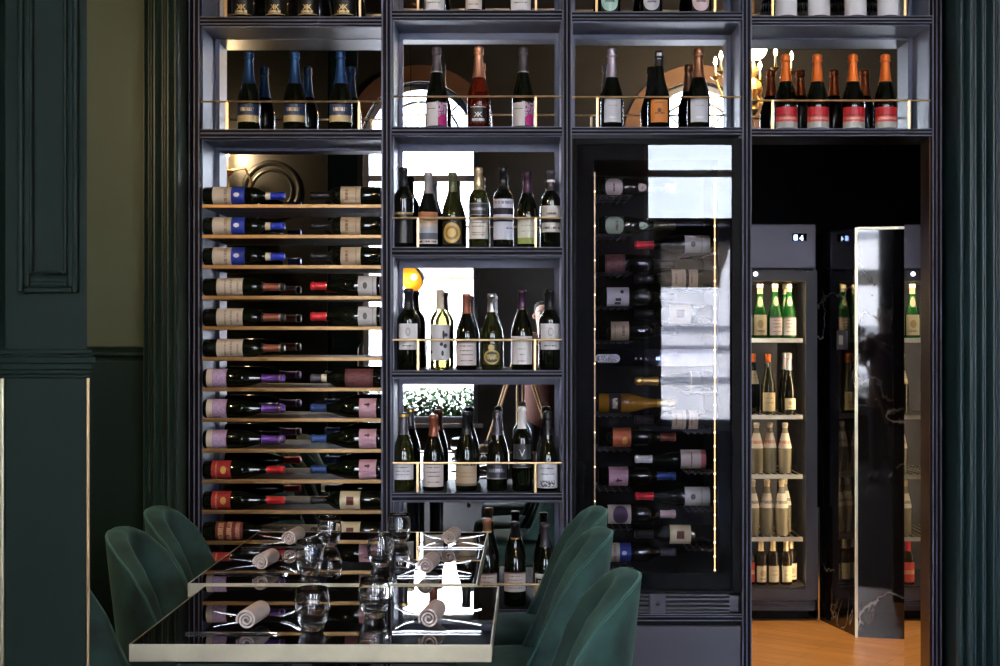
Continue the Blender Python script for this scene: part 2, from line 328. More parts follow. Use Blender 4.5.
Lb = dict(
    kkblack=label_mat('black_gold_edged_label', (.006,.006,.007), [('r',.04,.96,.02,.06,(.6,.42,.18)),('t',.25,.75,.10,.22,(.7,.52,.25))], .35),
    kkrose=label_mat('black_silver_edged_label', (.008,.006,.010), [('r',.02,.98,.90,.95,(.6,.58,.6)),('t',.12,.88,.08,.24,(.7,.7,.72))], .35),
    paper=label_mat('white_paper_label', (.74,.72,.72), lines(.72,.5,.3)),
    paper2=label_mat('ivory_paper_label', (.76,.70,.62), lines(.8,.62,.3,.2)),
    paper3=label_mat('rose_white_paper_label', (.72,.63,.60), [('r',0,1,.93,1,(.3,.2,.2))]+lines(.82,.62,.45,.2)),
    crest=label_mat('white_label_with_crest', (.72,.70,.71), [('e',.38,.62,.52,.85,(.45,.43,.45)),('e',.43,.57,.58,.79,(.66,.64,.66))]+lines(.4,.15)),
    script=label_mat('white_script_label', (.74,.72,.72), [('t',.12,.62,.80,.90,(.3,.3,.32))]+lines(.55,.35,.12,u0=.35,u1=.65,c=(.35,.35,.35))),
    vines=label_mat('white_label_with_vines', (.70,.70,.76), [('s',.2,.8,.04,.30,(.12,.12,.16))]+lines(.78,.55)),
    oval_mint=label_mat('mint_oval_label', (.006,.006,.006), [('e',.02,.98,.02,.98,(.40,.62,.52)),('t',.25,.75,.4,.5,INK)]),
    oval_pearl=label_mat('pearl_oval_label', (.006,.006,.006), [('e',.02,.98,.02,.98,(.62,.60,.66)),('t',.25,.75,.4,.5,INK)]),
    oval_pink=label_mat('pink_oval_label', (.006,.006,.006), [('e',.02,.98,.02,.98,(.72,.54,.56)),('t',.25,.75,.4,.5,INK)]),
    sleeve=label_mat('white_sleeve', (.78,.77,.80)),
    bluegold=label_mat('blue_label_over_gold_band', (.02,.035,.10), [('r',0,1,0,.34,(.60,.47,.24)),('r',0,1,.34,.38,(.25,.18,.08)),('t',.25,.75,.58,.78,(.65,.55,.35))], .4),
    magenta=label_mat('white_and_magenta_label', (.66,.63,.63), [('r',.56,1,0,1,(.28,.04,.20)),('s',.56,1,.35,1,(.60,.45,.55)),('e',.56,1.05,.02,.5,(.60,.02,.22)),('t',.08,.48,.72,.76,INK)]),
    silverpaper=label_mat('silver_white_label', (.62,.63,.67), lines(.7,c=(.4,.4,.44))+[('t',.3,.7,.16,.24,(.85,.85,.88))]),
    orange=label_mat('orange_label', (.72,.25,.05), [('e',.40,.60,.42,.62,(.2,.06,.03)),('t',.25,.8,.36,.44,(.25,.08,.03))]+lines(.85,c=(.3,.1,.04))),
    redband=label_mat('red_and_silver_label', (.62,.02,.035), [('r',0,1,.30,.58,(.75,.10,.07)),('r',0,1,.58,.62,(.18,.01,.01)),('r',0,1,0,.30,(.50,.50,.46)),('t',.15,.85,.40,.50,(.85,.5,.4))], .45),
    dusk=label_mat('sunset_band_label', (.62,.40,.22), [('r',0,1,.78,1,(.50,.20,.10)),('r',0,1,.52,.64,(.62,.50,.40)),('r',0,1,.34,.52,(.42,.46,.50)),('r',0,1,.14,.34,(.12,.13,.17)),('r',0,1,0,.14,(.66,.60,.56)),('t',.1,.9,.04,.10,INK)]),
    goldorn=label_mat('gold_ornament_label', (.010,.010,.008), [('e',.08,.92,.04,.96,(.70,.45,.12)),('e',.2,.8,.18,.82,(.30,.20,.06)),('e',.3,.7,.3,.7,(.72,.48,.14))], .4),
    goldmed=label_mat('gold_medallion_print', (.018,.020,.006), [('e',.06,.94,.02,.72,(.55,.42,.16)),('e',.16,.84,.1,.64,(.05,.05,.02)),('t',.2,.8,.25,.5,(.6,.48,.2)),('e',.30,.62,.66,.98,(.62,.46,.16))], .4),
    bluestripe=label_mat('white_label_with_navy_bands', (.62,.64,.74), [('r',0,1,.62,.78,(.012,.012,.03)),('t',.1,.9,.88,.95,(.2,.22,.35)),('r',0,1,.44,.49,(.02,.02,.05)),('t',.6,.95,.26,.30,(.1,.1,.2))]),
    greenfoot=label_mat('cream_label_with_green_foot', (.70,.68,.56), [('r',0,1,0,.24,(.32,.40,.10))]+lines(.72,.5,c=(.4,.4,.36))),
    twoband=label_mat('white_label_split_by_dark_band', (.68,.66,.62), [('r',0,1,.36,.5,(.01,.01,.012)),('t',.3,.7,.66,.74,INK),('t',.1,.9,.12,.2,INK)]),
    dark=label_mat('black_label', (.006,.006,.008), [('r',0,1,.93,1,(.5,.34,.14))], .3),
    leaves=label_mat('white_label_with_black_leaves', (.66,.66,.69), [('e',.60,.70,.60,.84,INK),('e',.66,.84,.66,.76,INK),('e',.50,.64,.40,.50,INK),('e',.64,.80,.34,.46,INK),('e',.56,.66,.12,.28,INK),('e',.08,.16,.5,.72,INK),('e',.06,.2,.18,.28,INK)]),
    kraft=label_mat('tan_kraft_label', (.52,.39,.25), [('r',0,1,0,.10,(.2,.14,.09)),('t',.1,.9,.84,.92,INK)]+lines(.55,.4,c=(.35,.22,.12))),
    pewter=label_mat('pewter_label', (.05,.05,.06), [('r',0,1,.02,.08,(.3,.3,.33)),('t',.15,.85,.4,.6,(.35,.35,.4)),('r',0,1,.9,.95,(.3,.3,.33))], .35, .3),
    vlabel=label_mat('charcoal_label', (.035,.036,.042), (), .4),
    whiteblack=label_mat('white_label_with_black_block', (.72,.71,.74), [('r',.05,.95,.55,.8,(.02,.02,.03)),('t',.2,.8,.62,.72,(.7,.7,.7))]),
    # lying bottles: u runs round the bottle, v runs from base to neck
    rackblue=label_mat('cream_label_with_blue_band', (.66,.58,.46), [('r',0,1,.58,1,(.02,.05,.42)),('e',.40,.56,.66,.84,(.8,.8,.8)),('t',.1,.9,.36,.46,(.35,.25,.15))]),
    rackcream=label_mat('cream_chateau_label', (.64,.56,.47), [('t',.2,.8,.3,.36,(.3,.2,.15)),('t',.2,.8,.52,.60,(.3,.2,.15)),('t',.3,.7,.78,.84,(.3,.2,.15))]),
    racklilac=label_mat('cream_and_lilac_label', (.46,.30,.56), [('r',0,1,0,.30,(.66,.58,.50)),('s',0,1,.35,.95,(.58,.44,.68))]),
    rackred=label_mat('red_label_with_gold_seal', (.42,.03,.03), [('e',.34,.62,.48,.78,(.72,.42,.10)),('t',.1,.9,.2,.3,(.7,.3,.15))]),
    rackember=label_mat('dark_red_label_with_gold_print', (.16,.02,.025), [('t',0,1,.1,.3,(.7,.4,.2)),('t',0,1,.42,.6,(.75,.45,.25)),('t',0,1,.74,.9,(.6,.3,.2))]),
    racktan=label_mat('tan_label_with_brown_print', (.52,.40,.27), [('t',.3,.7,.62,.76,(.22,.12,.07)),('t',.2,.8,.2,.26,(.3,.2,.12))]),
    rackgrey=label_mat('grey_white_label', (.60,.58,.57), [('e',.40,.62,.58,.78,(.10,.10,.10)),('t',.1,.9,.3,.36,(.3,.3,.3))]),
    rackmaroon=label_mat('maroon_label', (.10,.025,.03), [('t',0,1,.1,.9,(.18,.06,.06))]),
    rackpink=label_mat('pink_label', (.58,.33,.40), [('e',.60,.68,.34,.70,(.06,.03,.04)),('e',.54,.72,.42,.50,(.06,.03,.04))]),
    racksquare=label_mat('cream_label_with_dark_red_square', (.66,.55,.36), [('r',.36,.66,.32,.68,(.12,.025,.02))]),
    discpink=label_mat('pale_disc_label', (.010,.010,.009), [('e',.05,.95,.02,.98,(.62,.50,.44)),('t',.3,.7,.45,.55,INK)]),
    discgreen=label_mat('green_disc_label', (.010,.010,.009), [('e',.05,.95,.02,.98,(.42,.50,.36)),('t',.3,.7,.55,.7,(.2,.1,.1))]),
    square=label_mat('white_label_with_black_bars', (.60,.56,.58), [('r',.70,.82,.35,.62,INK),('r',.55,.66,.38,.64,INK),('e',.22,.38,.60,.76,INK)]),
    orangelab=label_mat('orange_seal_label', (.55,.13,.05), [('e',.46,.8,.5,.8,(.85,.45,.08))]),
    roseedge=label_mat('white_label_with_rose_edge', (.60,.52,.48), [('r',0,1,0,.2,(.58,.16,.18)),('t',.2,.8,.55,.6,INK)]),
    violet=label_mat('violet_picture_label', (.58,.48,.40), [('e',.1,.9,.22,.86,(.09,.045,.12))]),
    amberlab=label_mat('black_label_on_amber', (.03,.015,.012), [('t',.3,.7,.3,.7,(.6,.5,.4))]),
    yellow=label_mat('warm_cream_label', (.80,.68,.40), lines(.7,.45,c=(.4,.25,.1))),
    roundyellow=label_mat('round_cream_label', (.80,.70,.45), [('e',.3,.7,.35,.75,(.55,.42,.2)),('t',.2,.8,.15,.25,(.3,.2,.1))]),
    pinkneck=label_mat('white_label_with_red_script', (.85,.78,.65), [('t',.1,.9,.3,.5,(.7,.2,.15))]),
    darkneck=label_mat('white_label_with_dark_script', (.82,.76,.62), [('t',.1,.9,.3,.5,(.12,.1,.12))]),
    neckoval=label_mat('cream_oval_on_green', (.03,.22,.05), [('e',.12,.88,.05,.95,(.78,.68,.42))]),
    redlab=label_mat('red_beer_label', (.6,.05,.03), [('t',.1,.9,.4,.6,(.8,.5,.3))]),
)
PRINT = dict(gold=pbr('gold_print', (.75,.55,.25), .4, .4), silver=pbr('silver_print', (.75,.75,.78), .4, .2), white=pbr('white_print', (.7,.7,.72), .5), grey=pbr('grey_print', (.5,.5,.52), .5))

def text_verts(body, size):
    cu = bpy.data.curves.new('glyphs', 'FONT'); cu.body = body; cu.size = size; cu.align_x = 'CENTER'; cu.resolution_u = 3
    o = bpy.data.objects.new('glyphs', cu); COL.objects.link(o); bpy.context.view_layer.update()
    me = o.evaluated_get(bpy.context.evaluated_depsgraph_get()).to_mesh()
    v = [tuple(p.co) for p in me.vertices]; f = [tuple(p.vertices) for p in me.polygons]
    o.to_mesh_clear(); bpy.data.objects.remove(o); bpy.data.curves.remove(cu)
    return v, f

# ------------------------------------------------------------------ bottles
PROF = {
 'bordeaux': [(.90,0),(1,.02),(1,.60),(.97,.635),(.84,.675),(.62,.715),(.46,.745),(.40,.785),(.375,.94),(.43,.945),(.43,.985),(.38,1)],
 'burgundy': [(.90,0),(1,.02),(1,.40),(.98,.46),(.90,.53),(.76,.60),(.60,.665),(.47,.725),(.40,.78),(.355,.94),(.41,.945),(.41,.985),(.36,1)],
 'champagne': [(.88,0),(1,.02),(1,.35),(.97,.41),(.89,.47),(.76,.53),(.63,.585),(.53,.64),(.46,.70),(.40,.79),(.345,.885),(.35,.895),(.42,.905),(.43,.925),(.385,.935),(.40,.95),(.41,.975),(.35,.993),(.2,1)],
 'flask': [(.90,0),(1,.02),(1,.45),(.96,.52),(.84,.60),(.66,.70),(.48,.80),(.38,.88),(.36,.94),(.42,.945),(.42,.99),(.38,1)],
}
def rad(kind, f):
    p = PROF[kind]
    for (r0, a), (r1, b) in zip(p, p[1:]):
        if a <= f <= b: return r0 + (r1 - r0) * (f - a) / max(b - a, 1e-9)
    return p[-1][0]
SP = {}; CACHE = {}
def spec(key, kind, H, R, glassm, cap=None, labels=(), rings=(), text=()):
    SP[key] = dict(kind=kind, H=H, R=R, glass=glassm, cap=cap, labels=labels, rings=rings, text=text)
def bottle_parts(key):
    if key in CACHE: return CACHE[key]
    s = SP[key]; k, H, R = s['kind'], s['H'], s['R']; parts = []
    mb = MB(); mb.lathe([(0, H*.004)] + [(r*R, f*H) for r, f in PROF[k]] + [(0, H)], 28)
    me = mb.mesh('bottle_glass', sharp=50); me.materials.append(s['glass']); parts.append(('bottle_glass', me))
    def band(f0, f1, off, close):
        fs = sorted({f0, f1, *[f for _, f in PROF[k] if f0 < f < f1]})
        pr = [(rad(k, f)*R + off, f*H) for f in fs]
        pr = [(pr[0][0] - off - .0005, pr[0][1])] + pr
        if close: pr += [(rad(k,1)*R*.9, H + .0012), (0, H + .0014)]
        else: pr += [(pr[-1][0] - off - .0005, pr[-1][1])]
        return pr
    if s['cap']:
        mat, f0 = s['cap']; mb = MB(); mb.lathe(band(f0, 1, .0009, True), 24)
        me = mb.mesh('capsule', sharp=60); me.materials.append(mat); parts.append(('capsule', me))
    for mat, f0, f1 in s['rings']:
        mb = MB(); mb.lathe(band(f0, f1, .0014, False), 24); me = mb.mesh('neck_ring', sharp=60); me.materials.append(mat); parts.append(('neck_ring', me))
    for i, (mat, f0, f1, half) in enumerate(s['labels']):
        n, q = 20, 4; mb = MB(); mb.uv = []; h = radians(half)
        for j in range(q + 1):
            f = f0 + (f1 - f0) * j / q; r = rad(k, f)*R + .0007
            for a in range(n + 1):
                t = -pi/2 - h + 2*h*a/n
                mb.v.append((r*cos(t), r*sin(t), f*H)); mb.uv.append((a/n, j/q))
        for j in range(q):
            for a in range(n):
                b = j*(n+1) + a; mb.f.append((b, b+1, b+n+2, b+n+1))
        me = mb.mesh('label', recalc=False); me.materials.append(mat); parts.append(('label' if f0 < .5 else 'neck_label', me))
    for body, f, size, mat, mir, dx in s['text']:
        v, fc = text_verts(body, size); mb = MB(); vv = []
        for x, y, z in v:
            if mir: x = -x
            x += dx; ff = f + y/H; r = rad(k, min(ff, 1))*R + .0016; t = -pi/2 + x/r
            vv.append((r*cos(t), r*sin(t), ff*H))
        mb.add(vv, fc); me = mb.mesh('print', recalc=False, smooth=False); me.materials.append(mat); parts.append(('emblem', me))
    CACHE[key] = parts; return parts
def bottle(key, loc, label, group, rot=(0,0,0), name='wine_bottle'):
    r = thing(name, label, 'bottle', loc, rot, group)
    for n, me in bottle_parts(key): obj(n, me, None, r)
    return r
KK = lambda f, s, m: (('K', f, s, m, False, s*.30), ('K', f, s, m, True, -s*.30))
B, O = M['bottle'], M['olivebottle']
spec('kk', 'champagne', .30, .0435, B, (C['gold'], .62), [(Lb['kkblack'], .055, .30, 62)], (), KK(.115, .030, PRINT['gold']))
spec('white_a', 'champagne', .30, .0435, B, (C['grey'], .62), [(Lb['paper'], .035, .34, 60)])
spec('white_b', 'bordeaux', .30, .0355, B, (C['black'], .78), [(Lb['paper3'], .05, .36, 58)])
spec('oval_mint', 'champagne', .30, .0435, B, (C['silver'], .62), [(Lb['oval_mint'], .03, .33, 48)])
spec('oval_pearl', 'champagne', .30, .0435, B, (C['grey'], .62), [(Lb['oval_pearl'], .04, .30, 45)])
spec('oval_pink', 'champagne', .30, .0435, B, (C['pink'], .62), [(Lb['oval_pink'], .03, .33, 48)])
spec('sleeve', 'champagne', .30, .041, B, (C['white'], .6), [(Lb['sleeve'], .04, .55, 178)])
spec('bluechamp', 'champagne', 0.3090, .0430, B, (C['blue'], .59), [(Lb['bluegold'], .11, .335, 72)])
spec('magenta', 'champagne', 0.3150, .0415, B, (C['slate'], .70), [(Lb['magenta'], .03, .31, 66)], [(C['silver'], .685, .70)])
spec('kkrose', 'champagne', 0.3160, .0435, M['rose'], (C['copper'], .62), [(Lb['kkrose'], .07, .27, 45)], (), KK(.135, .026, PRINT['silver']))
spec('lilac', 'champagne', 0.3100, .0425, B, (C['lilac'], .64), [(Lb['silverpaper'], .08, .37, 48)])
spec('orangelabel', 'champagne', 0.3020, .0425, B, (C['black'], .80), [(Lb['orange'], .08, .37, 48), (Lb['silverpaper'], .80, .97, 30)])
spec('bronzecap', 'champagne', 0.3100, .0435, B, (C['bronze'], .64), [(Lb['silverpaper'], .08, .37, 48)])
spec('orangecap', 'champagne', 0.2940, .0435, B, (C['orange'], .64), [(Lb['redband'], .03, .30, 70)])
spec('r2a', 'bordeaux', 0.3060, .0385, B, (C['black'], .76), [(Lb['dark'], .06, .44, 66)])
spec('r2b', 'burgundy', 0.2880, .0400, B, (C['grey'], .72), [(Lb['dusk'], .05, .47, 66)])
spec('r2c', 'burgundy', 0.2880, .0415, O, (C['olive'], .74), [(Lb['goldorn'], .05, .34, 58)])
spec('r2d', 'bordeaux', 0.3060, .0375, O, (C['palegold'], .72), [(Lb['paper2'], .11, .36, 72), (Lb['pewter'], .40, .56, 66)])
spec('r2e', 'bordeaux', 0.3080, .0385, B, (C['black'], .72), [(Lb['bluestripe'], .10, .60, 74)])
spec('r2f', 'burgundy', 0.2910, .0410, B, (C['plum'], .72), [(Lb['greenfoot'], .05, .38, 62)])
spec('r2g', 'bordeaux', 0.2950, .0370, B, (C['slate'], .74), [(Lb['twoband'], .20, .54, 74)], [(C['white'], .85, .88)])
spec('r3a', 'bordeaux', 0.3080, .0440, B, (C['black'], .74), [(Lb['crest'], .25, .57, 52)])
spec('r3b', 'bordeaux', 0.3040, .0370, M['clearwine'], (C['cream'], .76), [(Lb['leaves'], .12, .565, 78)])
spec('r3c', 'burgundy', 0.2890, .0405, B, (C['rust'], .74), [(Lb['paper3'], .06, .37, 66)])
spec('r3d', 'burgundy', 0.2890, .0405, O, (C['silver'], .76), [(Lb['goldmed'], .07, .34, 52)])
spec('r3e', 'burgundy', 0.3040, .0415, B, (C['plum'], .76), [(Lb['script'], .07, .42, 70)])
spec('r3f', 'bordeaux', 0.3080, .0385, B, (C['black'], .74), [(Lb['crest'], .25, .57, 68)])
spec('r4a', 'burgundy', 0.2950, .0430, O, (C['slate'], .72), [(Lb['paper'], .15, .37, 66)], [(C['gold'], .95, .985)])
spec('r4b', 'burgundy', 0.2870, .0410, B, (C['rust'], .72), [(Lb['paper3'], .06, .37, 66)])
spec('r4c', 'burgundy', 0.2990, .0410, B, (C['black'], .72), [(Lb['kraft'], .07, .37, 72)])
spec('r4d', 'champagne', 0.3020, .0400, B, (C['slate'], .70), [(Lb['pewter'], .15, .37, 68)])
spec('r4e', 'bordeaux', 0.3180, .0385, B, (C['white'], .74), [(Lb['vlabel'], .38, .56, 58), (Lb['pewter'], .28, .35, 66)], (), [('V', .415, .040, PRINT['white'], False, 0)])
spec('r4f', 'champagne', 0.3020, .0410, B, (C['black'], .70), [(Lb['vines'], .04, .36, 68)])
spec('r5a', 'burgundy', 0.3290, .0410, B, (C['bronze'], .86), [(Lb['paper3'], .13, .38, 66)], [(C['gold'], .84, .86)])
spec('r5b', 'burgundy', 0.3150, .0420, B, (C['black'], .80), [(Lb['paper3'], .18, .41, 72)], [(C['gold'], .80, .82)])
spec('r5c', 'burgundy', 0.3100, .0410, B, (C['slate'], .72), [(Lb['whiteblack'], .12, .40, 66)])
# lying bottles
LL, LR = .304, .267
def lf(px): return (px - 204.2) / 80.3
def rf(px): return (381.5 - px) / 70.5
spec('Lblue', 'bordeaux', LL, .0335, B, (C['royal'], lf(271)), [(Lb['rackblue'], lf(214), lf(246), 88)], [(C['cream'], lf(266), lf(271))])
spec('Lcream', 'bordeaux', LL, .0335, B, (C['black'], lf(262)), [(Lb['rackcream'], lf(218), lf(244), 88)], [(C['rust'], lf(264), lf(279)), (C['silver'], lf(279), lf(281))])
spec('Llilac', 'burgundy', LL, .0350, B, (C['purple'], lf(262)), [(Lb['racklilac'], lf(208), lf(228), 88)], [(C['silver'], lf(279), lf(281))])
spec('Lred', 'burgundy', LL, .0345, B, (C['red'], lf(267)), [(Lb['rackred'], lf(213), lf(232), 88)])
spec('Lember', 'burgundy', LL, .0345, B, (C['black'], lf(262)), [(Lb['rackember'], lf(217), lf(244), 88)])
spec('Rtan', 'bordeaux', LR, .0345, B, (C['black'], rf(333)), [(Lb['racktan'], rf(361.5), rf(341.6), 88)])
spec('Rgrey', 'burgundy', LR, .0375, B, (C['red'], rf(327)), [(Lb['rackgrey'], rf(381), rf(359), 88)])
spec('Rmaroon', 'bordeaux', LR, .0350, B, (C['slate'], rf(322)), [(Lb['rackmaroon'], rf(374), rf(346), 88)], [(C['cream'], rf(327), rf(322))])
spec('Rpink', 'burgundy', LR, .0365, B, (C['navy'], rf(327)), [(Lb['rackpink'], rf(377), rf(360), 88)])
spec('Rsquare', 'bordeaux', LR, .0345, B, (C['black'], rf(325)), [(Lb['racksquare'], rf(361), rf(341), 88)])
# bottles of the glass-door wine cooler (length .30)
CKL = .300
def cl(px): return (px - 598) / 77.0
def cr_(px): return (712 - px) / 77.0
def cspec(k, kind, cap, capf, lab, a, b, R=.037, g=None, extra=()): spec(k, kind, CKL, R, g or B, (C[cap], capf), [(Lb[lab], a, b, 80)] + list(extra))
cspec('Cdiscp', 'champagne', 'pink', .86, 'discpink', cl(604), cl(622), extra=[(Lb['discpink'], cl(637), cl(646), 40)])
cspec('Cdiscg', 'champagne', 'olive', cl(653), 'discgreen', cl(604), cl(623), extra=[(Lb['discgreen'], cl(638), cl(647), 40)])
cspec('Cgold', 'bordeaux', 'black', .72, 'rackmaroon', cl(604), cl(624))
cspec('Csquare', 'bordeaux', 'black', .72, 'square', cl(606), cl(628))
cspec('Cplain', 'bordeaux', 'black', .72, 'racktan', cl(610), cl(628))
cspec('Corange', 'bordeaux', 'rust', .80, 'orangelab', cl(612), cl(630))
cspec('Cpink', 'bordeaux', 'navy', .76, 'rackpink', cl(608), cl(627))
cspec('Cviolet', 'bordeaux', 'pink', .80, 'violet', cl(607), cl(630))
cspec('Ccreamblue', 'bordeaux', 'slate', .80, 'rackblue', cl(603), cl(630))
cspec('Camber', 'champagne', 'gold', .76, 'amberlab', cl(608), cl(620), .038, M['amber'])
cspec('Dgold', 'champagne', 'gold', .70, 'dark', cr_(700), cr_(690), .038)
cspec('Dpair', 'bordeaux', 'black', .76, 'racktan', cr_(685), cr_(671), .037, None, [(Lb['racktan'], cr_(697), cr_(688), 80)])
cspec('Drose', 'burgundy', 'white', .78, 'roseedge', cr_(705), cr_(680))
cspec('Dgrey', 'burgundy', 'red', .76, 'rackgrey', cr_(709), cr_(684))
cspec('Dsquare', 'bordeaux', 'black', .76, 'racksquare', cr_(690), cr_(669))
cspec('Dolive', 'bordeaux', 'olive', .62, 'rackmaroon', cr_(700), cr_(684))
# fridge bottles in the passage
spec('Fgreen', 'champagne', .275, .0360, M['greenglass'], (C['palegold'], .80), [(Lb['roundyellow'], .05, .42, 62), (Lb['neckoval'], .55, .76, 52)])
spec('Fgreen2', 'champagne', .275, .0360, M['greenglass'], (C['palegold'], .84), [(Lb['paper3'], .05, .38, 62), (Lb['neckoval'], .57, .76, 52)])
spec('Fwine', 'burgundy', .300, .0360, O, (C['orange'], .86), [(Lb['yellow'], .05, .36, 60)])
spec('Fdark', 'champagne', .305, .0360, B, (C['silver'], .72), [(Lb['roundyellow'], .08, .26, 45)])
spec('Fwhite', 'burgundy', .300, .0350, B, (C['orange'], .86), [(Lb['yellow'], .5, .72, 60)])
spec('Fwater', 'flask', .250, .0330, M['waterglass'], (C['cream'], .90), [(Lb['pinkneck'], .50, .80, 150)])
spec('Fsoda', 'flask', .275, .0345, M['waterglass'], (C['palegold'], .88), [(Lb['darkneck'], .50, .76, 150)])
spec('Fbeer', 'bordeaux', .225, .0295, M['brownglass'], (C['palegold'], .74), [(Lb['roundyellow'], .06, .42, 60)])
spec('Fbeer2', 'bordeaux', .225, .0295, M['brownglass'], (C['palegold'], .74), [(Lb['yellow'], .06, .42, 60)])
spec('Fred', 'bordeaux', .225, .0295, M['brownglass'], (C['red'], .74), [(Lb['redlab'], .06, .5, 80)])

# ================================================================== the room
RX0, RX1, RY0, RZ = -2.5, 5.2, -3.0, 4.6
def sbox(name, mat, *b, bevel=0):
    return struct(MB().box(*b).build(name, mat, bevel=bevel))
sbox('floor', M['roomfloor'], RX0-.2, RX1+.2, RY0-.25, 5.25, -.1, 0)
sbox('floor_passage', M['floor'], .70, 3.2, 5.25, 8.0, -.1, 0)
sbox('ceiling', M['dark'], RX0-.2, RX1+.2, RY0-.25, 8.0, RZ, RZ+.1)
WL0, WL1 = -1.1, .5
wl = MB().box(RX0-.15, RX0, RY0-.25, WL0, 0, RZ).box(RX0-.15, RX0, WL1, 5.6, 0, RZ)
wl.box(RX0-.15, RX0, WL0, WL1, 0, .5).box(RX0-.15, RX0, WL0, WL1, 3.4, RZ)
struct(wl.build('wall_left', M['dark']))
wr = sroot('window_4', (RX0-.08, (WL0+WL1)/2, .5))
fr = MB().box(RX0-.11, RX0-.05, WL0, WL0+.05, .5, 3.4).box(RX0-.11, RX0-.05, WL1-.05, WL1, .5, 3.4).box(RX0-.11, RX0-.05, WL0+.05, WL1-.05, .5, .56)
fr.box(RX0-.11, RX0-.05, WL0+.05, WL1-.05, 3.34, 3.4).box(RX0-.11, RX0-.05, WL0+.05, WL1-.05, 2.9, 2.96).box(RX0-.11, RX0-.05, -.32, -.28, .56, 2.9)
struct(fr.build('window_frame', M['winframe'], wr, True))
struct(MB().box(RX0-.083, RX0-.077, WL0+.02, WL1-.02, .52, 3.38).build('window_pane', M['winpane'], wr, True, smooth=False))
struct(MB().box(RX0-.06, RX0+.05, WL0-.05, WL1+.05, .46, .5).build('window_sill', M['winframe'], wr, True, bevel=.006))
po = bpy.data.lights.new('daylight_portal', 'AREA'); po.shape = 'RECTANGLE'; po.size = 2.9; po.size_y = WL1-WL0; po.cycles.is_portal = True
oo = bpy.data.objects.new('daylight_portal', po); COL.objects.link(oo); oo.location = (RX0-.02, (WL0+WL1)/2, 1.95); oo.rotation_euler = (0, radians(-90), 0)
sbox('wall_right', M['dark'], RX1, RX1+.15, RY0-.25, 5.6, 0, RZ)
XP = [(fx(a, YF), fx(b, YF)) for a, b in ((188,200), (381.5,392), (562,572), (742,752), (932,942))]   # the five uprights
# masonry behind and around the wine wall
ztop_un = fz(-105, YF)
zB = fz(127, YF)
sbox('wall_front', M['black'], XP[0][0]-.02, XP[2][0]-.002, 5.525, 5.62, 0, RZ)
w = MB().box(XP[2][0]-.002, 1.64, 5.525, 5.62, zB, RZ); w.box(XP[2][0]-.002, 1.64, 5.27, 5.525, ztop_un+.04, RZ)
struct(w.build('wall_front_upper', M['black']))
sbox('wall_front_right', M['teal'], 1.64, RX1, 5.53, 5.62, 0, RZ)
sbox('wall_front_left', M['olive'], RX0, -1.262, 5.2, 5.62, 0, RZ)
# dado rail on the left wall return
zr = fz(353.5, 5.18)
dp = [(5.2, zr-.026), (5.185, zr-.026), (5.18, zr-.012), (5.165, zr-.006), (5.165, zr+.006), (5.178, zr+.012), (5.172, zr+.022), (5.2, zr+.026)]
struct(MB().prism(dp, 'x', RX0, fx(143, 5.15)).build('trim_1', M['green'], sharp=50))
lowp = MB().box(RX0, fx(143, 5.15), 5.194, 5.2, .1, zr-.03)
struct(lowp.build('trim_2', M['green']))
# fluted pilasters either side of the unit
def pilaster(name, x0, x1, yf, yb, mat, beads):
    pts = [(x0, yb), (x0, yf+.03)]
    for a, b, d in beads:
        n = 7
        for i in range(n+1):
            t = i/n; pts.append((x0 + (x1-x0)*(a + (b-a)*t), yf + .03 - d*sin(pi*t)))
    pts += [(x1, yf+.03), (x1, yb)]
    return struct(MB().prism(pts, 'z', 0, RZ).build(name, mat, sharp=25))
pilaster('trim_3', fx(143, 5.12), -1.252, 5.1, 5.199, M['pilgreen'], [(0,.13,.03),(.14,.2,.008),(.22,.52,.034),(.54,.6,.006),(.62,.88,.03),(.9,1,.012)])
pilaster('trim_4', fx(957, 5.12), 2.3, 5.1, 5.529, M['teal'], [(0,.035,.02),(.037,.085,.035),(.09,.10,.006),(.105,.15,.03),(.155,.21,.034),(.215,.225,.006),(.23,.29,.03),(.3,.5,.012),(.55,.95,.006)])
# near pillar on the left with panel, ledge and brass edges
YPn = 3.0
pl, pr_ = fx(5, YPn), fx(87.5, YPn)
def pillar_poly(g=0.0): return [(pl-g, YPn-g), (pr_+g, YPn-g), (pr_-.14+g, YPn+.09), (pl-.35, YPn+.09), (pl-.09-g, YPn+.085)]
P_ = MB().prism(pillar_poly(), 'z', 0, RZ)
pil = struct(P_.build('wall_pillar', M['green'], bevel=.004))
def ledge(z0, z1, g): return MB().prism(pillar_poly(g), 'z', z0, z1)
lm = MB()
zt, zb_ = fz(349, YPn), fz(378, YPn)
hs = zt - zb_
for a, b, g in ((0,.14,.008), (.14,.30,.014), (.30,.52,.019), (.52,.74,.026), (.74,.84,.021), (.84,1,.016)):
    lm.prism(pillar_poly(g), 'z', zb_ + hs*a, zb_ + hs*b)
struct(lm.build('trim_5', M['green'], bevel=.003))
def frame_ring(mb, x0, x1, z0, z1, w, y0, y1):
    mb.box(x0, x0+w, y0, y1, z0, z1); mb.box(x1-w, x1, y0, y1, z0, z1); mb.box(x0+w, x1-w, y0, y1, z0, z0+w)
    return mb
pm = MB(); zb2 = fz(293, YPn)
frame_ring(pm, fx(20, YPn), fx(80, YPn), zb2, RZ-.1, .012, YPn-.020, YPn)
frame_ring(pm, fx(25.5, YPn), fx(75, YPn), zb2+.012, RZ-.1, .013, YPn-.014, YPn)
frame_ring(pm, fx(31, YPn), fx(69, YPn), zb2+.04, RZ-.1, .008, YPn-.018, YPn)
pm.box(fx(26,YPn), fx(76,YPn), YPn-.010, YPn, zb2+.02, zb2+.034)
struct(pm.build('trim_6', M['green'], bevel=.0055))
be = MB().box(pl-.012, pl-.001, YPn-.006, YPn+.004, 0, zb_)
